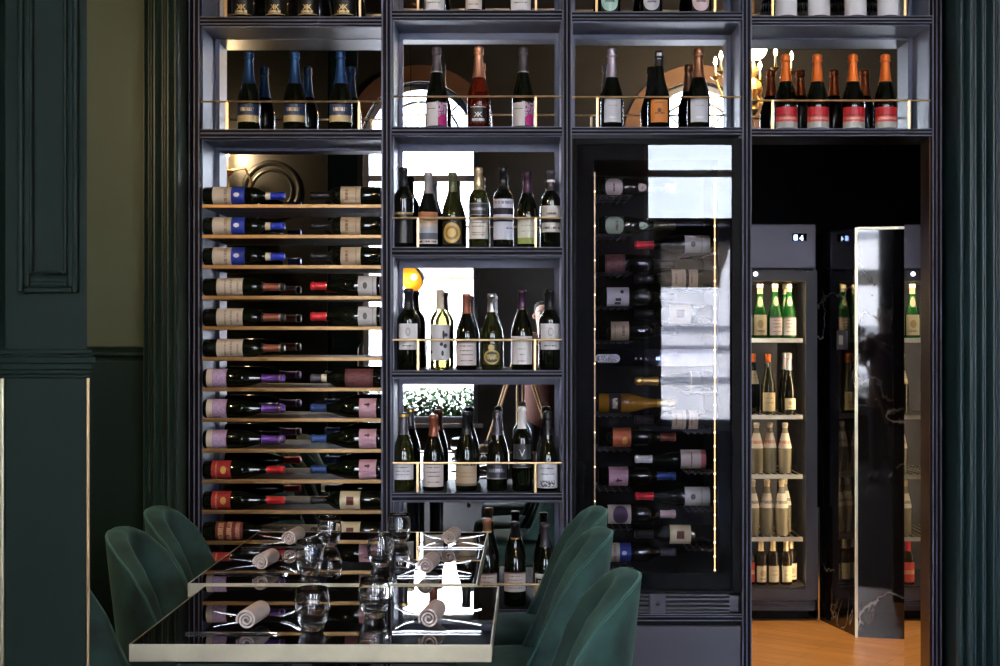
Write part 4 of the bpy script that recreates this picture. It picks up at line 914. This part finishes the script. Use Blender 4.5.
for py, k in FS[:4]:
    sh = MB(); zsf = fz(py, YS)
    for i in range(14): sh.tube([(gx0+.01+(gx1-gx0-.02)*i/13, YR+.07, zsf-.004), (gx0+.01+(gx1-gx0-.02)*i/13, YR+.53, zsf-.004)], .003, 6)
    sh.box(gx0+.004, gx1-.004, YR+.06, YR+.066, zsf-.022, zsf-.001)
    sh.build('wire_shelf', M['brassedge'], Fr, True)
MB().box(gx1+.004, gx1+.012, YR+.053, YR+.058, gz0+.01, gz1-.01).build('light_strip', M['fridgeled'], Fr, True)
MB().box(gx0-.012, gx0-.004, YR+.053, YR+.058, gz0+.01, gz1-.01).build('light_strip', M['fridgeled'], Fr, True)
FB = {1: [('Fgreen', 760, 0, 'green sparkling bottle with round cream label, first on the fridge top shelf'), ('Fgreen2', 775, 0, 'green bottle with rosy label, second on the fridge top shelf'),
          ('Fgreen2', 789, .02, 'green bottle third on the fridge top shelf'), ('Fgreen', 785.5, .12, 'green bottle at the right rear of the fridge top shelf'), ('Fgreen', 745, 0, 'green bottle half hidden by the post on the fridge top shelf')],
      2: [('Fwhite', 753, .03, 'bottle with high neck label on the second fridge shelf'), ('Fwine', 768, 0, 'orange-capped bottle with square cream label on the second fridge shelf'), ('Fdark', 789, 0, 'dark silver-capped bottle on the second fridge shelf'), ('Fdark', 785, .14, 'dark bottle behind the others on the second fridge shelf')],
      3: [('Fwater', 756.5, 0, 'clear bottle with red script, first on the third fridge shelf'), ('Fwater', 770, .03, 'clear bottle with red script, second on the third fridge shelf'), ('Fwater', 785, 0, 'clear bottle with red script, last on the third fridge shelf')],
      4: [('Fsoda', 752.5, 0, 'clear bottle with dark script, first on the fourth fridge shelf'), ('Fsoda', 767, .01, 'clear bottle with dark script, second on the fourth fridge shelf'), ('Fsoda', 781.5, 0, 'clear bottle with dark script, third on the fourth fridge shelf'), ('Fsoda', 784.5, .11, 'clear bottle with dark script, rearmost on the fourth fridge shelf')],
      5: [('Fred', 749, 0, 'red-labelled beer bottle on the fridge bottom shelf'), ('Fbeer', 761, 0, 'brown beer bottle with round label, first on the fridge bottom shelf'), ('Fbeer2', 773, 0, 'brown beer bottle with square label in the fridge, beside the round label'), ('Fbeer2', 786, 0, 'brown beer bottle with square label, last but one in the fridge'), ('Fbeer', 791, .075, 'brown beer bottle with round label in the fridge corner')]}
for py, k in FS:
    for key, px, dy, l in FB[k]:
        bottle(key, (fx(px, YS+dy), YS+dy, fz(py, YS) + (.0005 if k < 5 else .002)), l, 'bottles in the drinks fridge', (0,0,random.uniform(-.2,.2)), 'drink_bottle')
lamp = bpy.data.lights.new('fridge_lamp', 'AREA'); lamp.shape = 'RECTANGLE'; lamp.size = .4; lamp.size_y = .05; lamp.energy = .45; lamp.color = (1,.86,.6)
lo = bpy.data.objects.new('fridge_lamp', lamp); COL.objects.link(lo); lo.parent = Fr; lo.location = (0.02, YR+.10-Fr.location.y, gz1-.015); lo.rotation_euler = (radians(12),0,0)
# recessed lamp over the passage
rl_ = thing('recessed_downlight', 'small round recessed ceiling lamp above the passage floor', 'lamp', (1.30, 5.98, 2.95))
MB().lathe([(.045,0),(.06,0),(.06,-.006),(.045,-.006),(.045,0)], 24).build('trim_ring', M['brass'], rl_)
MB().lathe([(0,-.001),(.043,-.001)], 24).build('lens', emis('downlight_lens', (1,.72,.4), 12), rl_)
sp = bpy.data.lights.new('downlight', 'SPOT'); sp.energy = 190; sp.color = (1,.70,.38); sp.spot_size = radians(44); sp.spot_blend = .6; sp.shadow_soft_size = .04
so = bpy.data.objects.new('downlight', sp); COL.objects.link(so); so.parent = rl_; so.location = (0,0,-.02)

# ================================================================== tables, chairs and settings
def table(name, label, x0, x1, y0, y1, rz):
    t = thing(name, label, 'table', ((x0+x1)/2, (y0+y1)/2, 0), (0,0,rz))
    a, b = (x1-x0)/2, (y1-y0)/2; H = .75; e = .0035
    MB().box(-a+e, a-e, -b+e, b-e, H-.034, H).build('tabletop', M['tabletop'], t, bevel=.001)
    mb = MB()
    for (p, r, s_, u) in ((-a, a, -b, -b+e), (-a, a, b-e, b), (-a, -a+e, -b+e, b-e), (a-e, a, -b+e, b-e)):
        mb.box(p, r, s_, u, H-.037, H+.0008)
    mb.build('edge_band', M['brassedge'], t, bevel=.0008)
    MB().box(-a+.08, a-.08, -b+.08, b-.08, H-.06, H-.035).build('under_frame', M['frame'], t)
    for sx in (-1, 1):
        MB().lathe([(0,.02),(.035,.02),(.03,.06),(.03,H-.06),(0,H-.06)], 20, (sx*a*.0, sx*b*.4, 0)).build('column', M['frame'], t)
        MB().box(-a*.5, a*.5, sx*b*.4-.04, sx*b*.4+.04, 0, .022).build('foot', M['frame'], t, bevel=.006)
    return t
T1 = table('dining_table', 'black glass table with brass edge nearest the viewer', -.847, -.0586, 3.04, 3.735, radians(-.5))
T2 = table('dining_table', 'black glass table with brass edge standing close to the wine wall', -.892, -.112, 3.772, 4.74, radians(-.5))

def chair_proto():
    r = thing('velvet_chair', 'x', 'chair', (0,0,0), (0,0,0), 'green velvet chairs around the two tables')
    TH = [(0,.868),(20,.860),(37,.838),(58,.783),(72,.712),(80,.650),(95,.545),(108,.475)]
    def ztop(d):
        d = abs(d)
        for (a, p), (b, q_) in zip(TH, TH[1:]):
            if d <= b: return p + (q_-p)*(d-a)/(b-a)
        return TH[-1][1]
    def Rz_(z):
        t = [(.34,.150),(.45,.176),(.64,.197),(.80,.215),(.88,.222)]
        for (a, p), (b, q_) in zip(t, t[1:]):
            if z <= b: return p + (q_-p)*(z-a)/(b-a)
        return .222
    NT, A = 48, 108; mb = MB(); loops = []; edge = []
    for i in range(NT+1):
        d = -A + 2*A*i/NT; th = radians(d); zt_ = ztop(d); zb = .36
        thick = .062 * (1 - .25*(abs(d)/A)**3)
        L_ = []
        for j in range(11):
            z = zb + (zt_ - .022 - zb)*j/10; L_.append((Rz_(z), z))
        rO = Rz_(zt_-.022)
        for j in range(1, 8):
            t = pi*j/8; L_.append((rO - thick/2 + thick/2*cos(t), zt_ - .022 + .024*sin(t)))
        for j in range(11):
            z = zt_ - .022 + (zb - zt_ + .022)*j/10; L_.append((Rz_(z) - thick, z))
        loops.append([(-r_*cos(th), r_*sin(th), z) for r_, z in L_])
        edge.append((-(rO-.003)*cos(th), (rO-.003)*sin(th), zt_-.012))
    m = len(loops[0])
    for L_ in loops: mb.v += L_
    for i in range(NT):
        for j in range(m):
            k = (j+1) % m
            mb.f.append((i*m+j, i*m+k, (i+1)*m+k, (i+1)*m+j))
    mb.f.append(tuple(range(m))); mb.f.append(tuple(NT*m + j for j in reversed(range(m))))
    bk = mb.build('backrest', M['velvet'], r, sharp=55)
    obj('piping', MB().tube(edge, .0042, 8).mesh('piping'), M['velvetrim'], bk)
    sm = MB(); prof = [(.0,.365),(.80,.365),(.96,.375),(1,.40),(1,.455),(.97,.475),(.88,.488),(.6,.494),(0,.497)]
    n = 40; rings = []
    for s_, z in prof:
        ring = []
        for i in range(n):
            t = 2*pi*i/n; c_, q_ = cos(t), sin(t)
            x = .045 + (.235*c_ if c_ > 0 else .185*c_)*s_; y = .215*(abs(q_)**.8)*(1 if q_ > 0 else -1)*s_*(1 if c_ > -.2 else .78+.22*(1+(c_+.2)/.8))
            ring.append((x, y, z))
        rings.append(ring)
    for ring in rings: sm.v += ring
    for a in range(len(rings)-1):
        for i in range(n):
            k = (i+1) % n; sm.f.append((a*n+i, a*n+k, (a+1)*n+k, (a+1)*n+i))
    sm.f.append(tuple(range(n)))
    sm.build('seat', M['velvet'], r, sharp=60)
    for sx in (-1, 1):
        for sy in (-1, 1):
            MB().tube([(.05+sx*.115, sy*.12, .37), (.05+sx*.20, sy*.19, 0)], [.015, .009], 12).build('leg', M['frame'], r)
    return r
ch0 = chair_proto(); first = [True]
def chair(xb, yc, facing, label):
    if first[0]: c = ch0; first[0] = False
    else: c = copy_tree(ch0)
    c.location = (xb - .222*facing if False else xb + .222*facing, yc, 0); c.rotation_euler = (0, 0, 0 if facing > 0 else pi); c['label'] = label
    return c
chair(.290, 3.32, -1, 'green velvet chair in front, the nearest of the three at the tables\' right')
chair(.270, 4.02, -1, 'green velvet chair in the middle of the three at the tables\' right')
chair(.285, 4.50, -1, 'green velvet chair closest to the wine cooler')
chair(-1.185, 4.02, 1, 'dark green velvet chair between the pillar and the far table')
chair(-1.205, 4.50, 1, 'dark green velvet chair closest to the lying-bottle ledges')
chair(-1.215, 3.38, 1, 'dark green velvet chair almost hidden behind the pillar')

# tumblers
def tumbler_mesh():
    o = [(0,0),(.020,0),(.0245,.003),(.028,.012),(.0335,.026),(.0385,.042),(.040,.054),(.0392,.068),(.0365,.084),(.0340,.097)]
    i = [(.0325,.0965),(.0350,.084),(.0378,.068),(.0385,.054),(.0370,.042),(.0315,.028),(.022,.018),(.010,.0145),(0,.014)]
    return MB().lathe(o + [(.0333,.0978)] + i, 40).mesh('tumbler', sharp=80)
tm = tumbler_mesh(); tm.materials.append(M['glass'])
ZT = .7512
def place(px, py): # a spot on the table tops seen at a pixel
    Y = (HC - ZT) * F / (py - CY); return fx(px, Y), Y
for px, py, sc, l in ((312.5, 632, 1.0, 'clear tumbler nearest the viewer, beside the front napkin'), (374.5, 619, .97, 'clear tumbler on the front table next to its brass rear edge'),
                  (309, 576.5, 1.0, 'clear tumbler on the far table, front one of the pair by the left napkins'), (329.5, 548, .97, 'clear tumbler on the far table, rear one of the pair by the left napkins'),
                  (380.5, 568, .97, 'clear tumbler on the far table, front one by the right napkins'), (399.5, 544, .95, 'clear tumbler on the far table, rear one by the right napkins')):
    x, y = place(px, py - 1.5)
    g_ = tag(obj('tumbler', tm), l, 'glass', 'tumblers on the tables'); g_.location = (x, y, ZT); g_.scale = (sc, sc, sc)
# rolled napkins
def napkin_mesh():
    mb = MB(); L_ = .115; n = 90; turns = 2.6; th = .0042; P = []
    for i in range(n+1):
        t = i/n; a = 2*pi*turns*t; P.append((a, .0055 + .0195*t))
    outer = [((r)*cos(a), (r)*sin(a)) for a, r in P]; inner = [((r-th)*cos(a), (r-th)*sin(a)) for a, r in P]
    ys = [0, .004, .02, .05, .08, .111, L_]
    for k, y in enumerate(ys):
        f_ = .985 if k in (0, len(ys)-1) else 1 + .012*sin(k*2.1)
        mb.v += [(p[0]*f_, y, p[1]*f_) for p in outer] + [(p[0]*f_, y, p[1]*f_) for p in inner]
    m = 2*(n+1)
    for k in range(len(ys)-1):
        for i in range(n):
            a = k*m + i; b = a + m
            mb.f.append((a, a+1, b+1, b)); c = k*m + n+1 + i; d = c + m; mb.f.append((c, d, d+1, c+1))
        for e in (0, n):
            a = k*m + e; c = a + n+1; mb.f.append((a, a+m, c+m, c) if e == 0 else (a, c, c+m, a+m))
    for k in (0, len(ys)-1):
        for i in range(n):
            a = k*m + i; c = a + n+1; mb.f.append((a, c, c+1, a+1))
    return mb.mesh('napkin', sharp=45)
nm = napkin_mesh(); nm.materials.append(M['napkin'])
# cutlery
def knife_mesh():
    mb = MB()
    mb.prism([(-.105,-.004),(-.100,-.006),(-.02,-.0045),(0,-.0055),(.085,-.0075),(.102,-.002),(.105,.003),(.10,.0045),(0,.004),(-.02,.0042),(-.100,.006),(-.105,.004)], 'z', 0, .0034)
    return mb.mesh('knife', bevel=.0008)
def fork_mesh():
    mb = MB()
    def zc(x): return .004 + .020*max(0,(x-.04)/.06)**2 *1.0 + .013*max(0,(-x-.02)/.09)**1.6
    def strip(xs, yf, w):
        base = len(mb.v)
        for x in xs:
            y = yf(x); ww = w(x); z = zc(x)
            mb.v += [(x, y-ww, z), (x, y+ww, z), (x, y+ww, z+.0022), (x, y-ww, z+.0022)]
        k = len(xs)
        for i in range(k-1):
            for j in range(4):
                a = base+i*4+j; b = base+i*4+(j+1) % 4; mb.f.append((a, b, b+4, a+4))
        mb.f.append(tuple(base+j for j in range(4))); mb.f.append(tuple(base+(k-1)*4+j for j in reversed(range(4))))
    strip([-.105+.01*i for i in range(17)], lambda x: 0, lambda x: .0065 - .0035*min(1,(x+.105)/.10) + (.0085*max(0,(x-.03)/.025) if x > .03 else 0))
    for t in range(4): strip([.054+.0065*i for i in range(8)], lambda x, t=t: (t-1.5)*.0062, lambda x: .0017 if x < .09 else .0010)
    return mb.mesh('fork')
km, fm = knife_mesh(), fork_mesh(); km.materials.append(M['steel']); fm.materials.append(M['steel'])
def setting(px, py, kx0, kx1, ky, fx0, fx1, fy, flip, where):
    Y = (HC - ZT - .025) * F / (py - CY); x = fx(px, Y)
    n_ = tag(obj('napkin', nm), 'rolled rosy linen napkin ' + where, 'napkin', 'rolled napkins'); n_.location = (x, Y, ZT + .0262); n_.rotation_euler = (0, random.uniform(0, .5), radians(-7))
    a = place(kx0, ky); b = place(kx1, ky)
    kk = tag(obj('table_knife', km), 'steel knife in front of the napkin ' + where, 'knife', 'table knives')
    yk = min(a[1], Y-.020); kk.location = ((a[0]+b[0])/2, yk, ZT); kk.rotation_euler = (0, 0, 0 if not flip else pi)
    fk = tag(obj('fork', fm), 'steel fork behind the napkin ' + where, 'fork', 'forks')
    a = place(fx0, fy); b = place(fx1, fy); fk.location = ((a[0]+b[0])/2, Y + .15, ZT); fk.rotation_euler = (0, 0, 0 if not flip else pi)
setting(246, 620.6, 185, 283, 631, 225, 294, 617, False, 'at the left of the front table')
setting(428.5, 619.2, 395, 487, 616, 393, 475, 628, True, 'at the right of the front table')
setting(260.5, 563, 213, 290, 574, 226, 293, 566, False, 'at the front left of the far table')
setting(289, 539, 247, 305, 547, 264, 317, 540, False, 'at the rear left of the far table')
setting(425.5, 566.5, 405, 470, 565, 395, 468, 575, True, 'at the front right of the far table')
setting(448.6, 539, 420, 486, 540, 419, 480, 548, True, 'at the rear right of the far table')

# ================================================================== lamps of the room
ch = thing('chandelier', 'brass candle chandelier with glowing bulbs seen in the mirrors', 'chandelier', (2.08, -1.5, 3.6))
MB().lathe([(0,-.26),(.03,-.24),(.05,-.20),(.025,-.16),(.06,-.10),(.09,-.03),(.07,.04),(.03,.08),(.045,.14),(.03,.20),(.012,.24),(.012,.9),(.05,.93),(.06,1.0),(0,1.0)], 24).build('stem', M['brass'], ch)
for i in range(8):
    t = 2*pi*i/8 + .35; R = .34
    ar = MB(); pts = [(.04 + (R-.04)*s_, 0, -.06 - .13*sin(pi*s_) + .16*s_**3) for s_ in [j/10 for j in range(11)]]
    ar.tube([(p[0]*cos(t), p[0]*sin(t), p[2]) for p in pts], .010, 8); z0 = pts[-1][2]
    ar.lathe([(0,z0-.02),(.02,z0-.01),(.045,z0+.015),(.035,z0+.018),(.012,z0+.012),(.012,z0+.05),(0,z0+.05)], 16, (R*cos(t), R*sin(t), 0))
    a_ = ar.build('arm', M['brass'], ch)
    MB().lathe([(.010,z0+.05),(.010,z0+.12),(0,z0+.12)], 12, (R*cos(t), R*sin(t), 0)).build('candle', M['white'], a_)
    MB().lathe([(0,z0+.12),(.012,z0+.128),(.018,z0+.15),(.012,z0+.175),(0,z0+.20)], 14, (R*cos(t), R*sin(t), 0)).build('bulb', M['bulb'], a_)
def lamp_(parent, loc, e, col=(1,.66,.32), r=.05):
    l = bpy.data.lights.new('glow', 'POINT'); l.energy = e; l.color = col; l.shadow_soft_size = r
    o = bpy.data.objects.new('glow', l); COL.objects.link(o); o.parent = parent; o.location = loc
lamp_(ch, (0, .12, .32), 60, r=.1)
pd = thing('pendant_lamp', 'small pendant lamp with brass-lined green shade, mirrored on the fourth shelf', 'lamp', (-1.06, -2.6, 1.93))
MB().tube([(0,0,.12),(0,0,RZ-1.93)], .0035, 6).build('cord', M['black'], pd)
MB().lathe([(0,RZ-1.93),(.05,RZ-1.93),(.05,RZ-1.95),(0,RZ-1.96)], 20).build('ceiling_rose', M['brass'], pd)
RM = Matrix.Rotation(radians(-62), 4, 'X') if False else Matrix.Rotation(radians(35), 4, 'Z') @ Matrix.Rotation(radians(68), 4, 'X')
pr1 = [(.135*sin(radians(t)), .135*cos(radians(t))) for t in range(0, 91, 9)]; pr1[0] = (0, .135)
pr2 = [(.129*sin(radians(t)), .129*cos(radians(t))) for t in range(0, 91, 9)]; pr2[0] = (0, .129)
MB().lathe(pr1, 32).move(RM).build('shade', M['pilgreen'], pd)
MB().lathe(pr2 + [(.135, 0)], 32).move(RM).build('shade_lining', pbr('gold_lining', (.85,.55,.12), .35, .8), pd)
MB().sphere((0,0,.05), .03, 14).move(RM).build('bulb', emis('pendant_bulb', (1,.62,.15), 14), pd)
sc_ = thing('wall_sconce', 'brass wall sconce with a candle bulb, mirrored above the lying bottles', 'sconce', (-1.545, 3.10, 2.20))
MB().lathe([(0,0),(.055,0),(.05,.012),(.03,.02),(0,.03)], 20, (0,0,-.08), 'y').build('backplate', M['brass'], sc_)
ar = MB(); ar.tube([(0,.02,-.08),(0,.08,-.10),(-.03,.13,-.06),(-.07,.14,.02),(-.08,.14,.09)], .009, 8)
ar.tube([(0,.02,-.08),(.03,.08,-.02),(.05,.10,.06),(.02,.12,.13),(-.05,.14,.12),(-.08,.14,.10)], .007, 8)
ar.lathe([(0,.08),(.02,.085),(.045,.115),(.04,.12),(.012,.11),(.012,.14),(0,.14)], 16, (-.08,.14,0)); ar.build('arm', M['brass'], sc_)
MB().lathe([(.009,.14),(.009,.19),(0,.19)], 12, (-.08,.14,0)).build('candle', M['white'], sc_)
MB().lathe([(0,.19),(.012,.198),(.017,.215),(.012,.235),(0,.26)], 14, (-.08,.14,0)).build('bulb', M['bulb'], sc_)
MB().lathe([(0,-.16),(.06,-.15),(.085,-.13),(.08,-.128),(0,-.14)], 20, (.02,.10,0)).build('drip_dish', M['brass'], sc_)
lamp_(sc_, (-.08,.24,.23), 18, (1,.72,.4), .03)

# ================================================================== the photographer and tripod, seen in the mirrors
def skin(vs, es, rs, lv=2):
    me = bpy.data.meshes.new('s'); me.from_pydata(vs, es, []); o = bpy.data.objects.new('s', me); COL.objects.link(o)
    md = o.modifiers.new('k', 'SKIN'); md.use_smooth_shade = True
    for i, r in enumerate(rs):
        d = me.skin_vertices[0].data[i]; d.radius = (r, r) if not isinstance(r, tuple) else r; d.use_root = (i == 0)
    sb = o.modifiers.new('u', 'SUBSURF'); sb.levels = lv; sb.render_levels = lv
    bpy.context.view_layer.update(); ev = o.evaluated_get(bpy.context.evaluated_depsgraph_get()); m2 = ev.to_mesh()
    out = ([tuple(p.co) for p in m2.vertices], [tuple(p.vertices) for p in m2.polygons]); ev.to_mesh_clear(); bpy.data.objects.remove(o); return out
def chain(n): return [(i, i+1) for i in range(n-1)]
pp = thing('person', 'person in a red-brown coat standing behind the camera, mirrored between bottles', 'person', (.19, -.40, 0))
bd = MB()
hv = [(0,0,1.36),(0,.005,1.43),(0,.015,1.49),(0,.03,1.545),(0,.025,1.60),(0,.015,1.635)]
bd.add(*skin(hv, chain(6), [.055,.052,(.062,.066),(.072,.088),(.072,.090),(.048,.06)], 3))
bd.add(*skin([(0,.11,1.555),(0,.128,1.53),(0,.112,1.522)], chain(3), [.007,.012,.010], 2))
for sx in (-1,1): bd.add(*skin([(sx*.070,.018,1.565),(sx*.082,.010,1.55),(sx*.073,.02,1.525)], chain(3), [.008,.012,.008], 2))
hands = [((-.14,.09,1.29), (-.20,.02,1.10), (-.19,0,1.36)), ((-.02,.13,1.31), (.24,.08,1.12), (.19,0,1.36))]
for hx, el, sh in hands:
    h = Vector(hx); d = (h - Vector(el)).normalized(); side = d.cross(Vector((0,0,1))).normalized(); upv = side.cross(d)
    P = lambda a, b, c: tuple(h + d*a + side*b + upv*c)
    bd.add(*skin([tuple(Vector(el)), tuple(h - d*.03), P(.01,0,0), P(.05,0,0), P(.08,0,0)], chain(5), [.042,.028,(.034,.018),(.040,.016),(.036,.013)], 2))
    for b, L_ in ((-.030,.062),(-.010,.074),(.011,.070),(.030,.054)):
        bd.add(*skin([P(.07,b,0), P(.085+L_*.4,b*1.1,-.006), P(.085+L_*.75,b*1.12,-.022), P(.085+L_,b*1.1,-.042)], chain(4), [.0095,.009,.0085,.0075], 2))
    bd.add(*skin([P(.02,-.026,0), P(.045,-.052,-.010), P(.075,-.062,-.022), P(.098,-.060,-.034)], chain(4), [.013,.0115,.010,.0085], 2))
body = bd.build('body', M['skin'], pp, sharp=180)
ey = MB()
for sx in (-1,1): ey.sphere((sx*.030,.107,1.565), .011, 10)
obj('eyes', ey.mesh('eyes'), M['white'], body); ey = MB()
for sx in (-1,1): ey.sphere((sx*.030,.1155,1.565), .0052, 8); ey.tube([(sx*.015,.118,1.585),(sx*.032,.119,1.590),(sx*.048,.107,1.583)], .0032, 6)
obj('brows_and_pupils', ey.mesh('brows'), M['hair'], body)
obj('lips', MB().tube([(-.024,.106,1.495),(-.01,.115,1.497),(.01,.115,1.497),(.024,.106,1.495)], .0055, 8).mesh('lips'), pbr('lips', (.35,.12,.10), .5), body)
hr = MB(); hr.add(*skin([(0,-.01,1.53),(0,-.03,1.58),(0,-.008,1.635),(0,.05,1.645)], chain(4), [(.07,.05),(.084,.07),(.082,.055),(.055,.025)], 3)); hr.build('hair', M['hair'], pp, sharp=180)
ct = MB()
ct.add(*skin([(0,0,.98),(0,0,1.12),(0,-.005,1.26),(0,0,1.36),(0,0,1.41),(0,0,.80),(0,0,.62)], [(0,1),(1,2),(2,3),(3,4),(0,5),(5,6)], [(.165,.115),(.15,.11),(.175,.12),(.17,.10),(.075,.07),(.18,.125),(.19,.13)], 3))
for hx, el, sh in hands:
    ct.add(*skin([sh, tuple((Vector(sh)+Vector(el))/2), el, tuple((Vector(el)*.5+Vector(hx)*.5)), tuple(Vector(el)*.12+Vector(hx)*.88)], chain(5), [.078,.060,.052,.045,.038], 2))
ct.build('coat', M['coat'], pp, sharp=180)
tz = MB()
for sx in (-1,1): tz.add(*skin([(sx*.085,0,.85),(sx*.09,.01,.50),(sx*.09,-.01,.28),(sx*.09,-.015,.07)], chain(4), [.095,.065,.062,.052], 2))
tz.build('trousers', M['trousers'], pp, sharp=180)
for sx in (-1,1):
    so_ = MB(); so_.add(*skin([(sx*.09,-.045,.046),(sx*.092,.03,.046),(sx*.097,.12,.036),(sx*.098,.17,.032)], chain(4), [(.040,.042),(.042,.044),(.044,.034),(.03,.026)], 2)); so_.build('shoe', M['leather'], pp, sharp=180)
tp = thing('tripod', 'wooden tripod holding the camera, mirrored between the lower shelf bottles', 'tripod', (0,-.10,0))
MB().lathe([(0,1.20),(.05,1.20),(.055,1.23),(.03,1.25),(.022,1.33),(.035,1.345),(.035,1.36),(0,1.36)], 20).build('head', M['frame'], tp)
for k in range(3):
    t = radians(90 + 120*k); tv = Vector((cos(t), sin(t), 0)); sd = Vector((-sin(t), cos(t), 0))
    lg = MB()
    for e in (-1,1): lg.tube([tv*.045 + sd*.022*e + Vector((0,0,1.215)), tv*.30 + sd*.020*e + Vector((0,0,.52))], .0095, 8)
    lg.tube([tv*.20 + Vector((0,0,.80)), tv*.475 + Vector((0,0,.03))], .011, 8)
    l_ = lg.build('leg', M['tanwood'], tp)
    obj('clamp', MB().box(-.02,.02,-.03,.03,-.015,.015).move(Matrix.Translation(tv*.295+Vector((0,0,.535))) @ Matrix.Rotation(t,4,'Z')).mesh('clamp', bevel=.003), M['frame'], l_)
    obj('foot', MB().lathe([(0,0),(.014,.0),(.016,.03),(.010,.05),(0,.05)], 12, (tv.x*.48, tv.y*.48, 0)).mesh('foot'), M['black'], l_)
cm = thing('photo_camera', 'black camera on the wooden tripod, seen only in the mirror', 'camera', (0,-.10,1.361))
MB().box(-.07,.07,-.035,.035,.002,.10).build('body', M['frame'], cm, bevel=.008)
MB().prism([(-.025,.095),(.025,.095),(.016,.125),(-.016,.125)], 'y', -.03, .03).build('viewfinder', M['frame'], cm)
MB().lathe([(0,.034),(.038,.034),(.038,.05),(.036,.052),(.036,.080),(.030,.082),(.028,.070),(0,.066)], 28, (0,0,.052), 'y').build('lens', M['black'], cm)
# ================================================================== light, camera
wd = bpy.data.worlds.new('sky'); scene.world = wd; wd.use_nodes = True
bg = wd.node_tree.nodes['Background']; bg.inputs[0].default_value = (.80,.89,1.0,1); bg.inputs[1].default_value = 13
sn = bpy.data.lights.new('sun', 'SUN'); sn.energy = 22; sn.angle = radians(1); sn.color = (1,.95,.87)
so = bpy.data.objects.new('sun', sn); COL.objects.link(so); so.rotation_euler = Vector((.25,-1,-1.0)).to_track_quat('-Z', 'Y').to_euler(); so.location = (0,0,20)
cam = bpy.data.cameras.new('camera'); co = bpy.data.objects.new('camera', cam); COL.objects.link(co); scene.camera = co
cam.sensor_width = 36; cam.lens = 36*F/1000; cam.shift_x = (500-CX)/1000; cam.shift_y = (CY-333)/1000; cam.clip_start = .01
co.location = (0,0,HC); co.rotation_euler = (pi/2, 0, 0)
scene.view_settings.view_transform = 'Standard'; scene.view_settings.look = 'None'; scene.view_settings.gamma = 1; scene.view_settings.exposure = 1.28
scene.view_settings.use_curve_mapping = False
cy = scene.cycles
cy.max_bounces = 12; cy.glossy_bounces = 8; cy.transmission_bounces = 10; cy.transparent_max_bounces = 24; cy.diffuse_bounces = 4
cy.sample_clamp_indirect = 8; cy.caustics_reflective = False; cy.caustics_refractive = False; cy.blur_glossy = .3
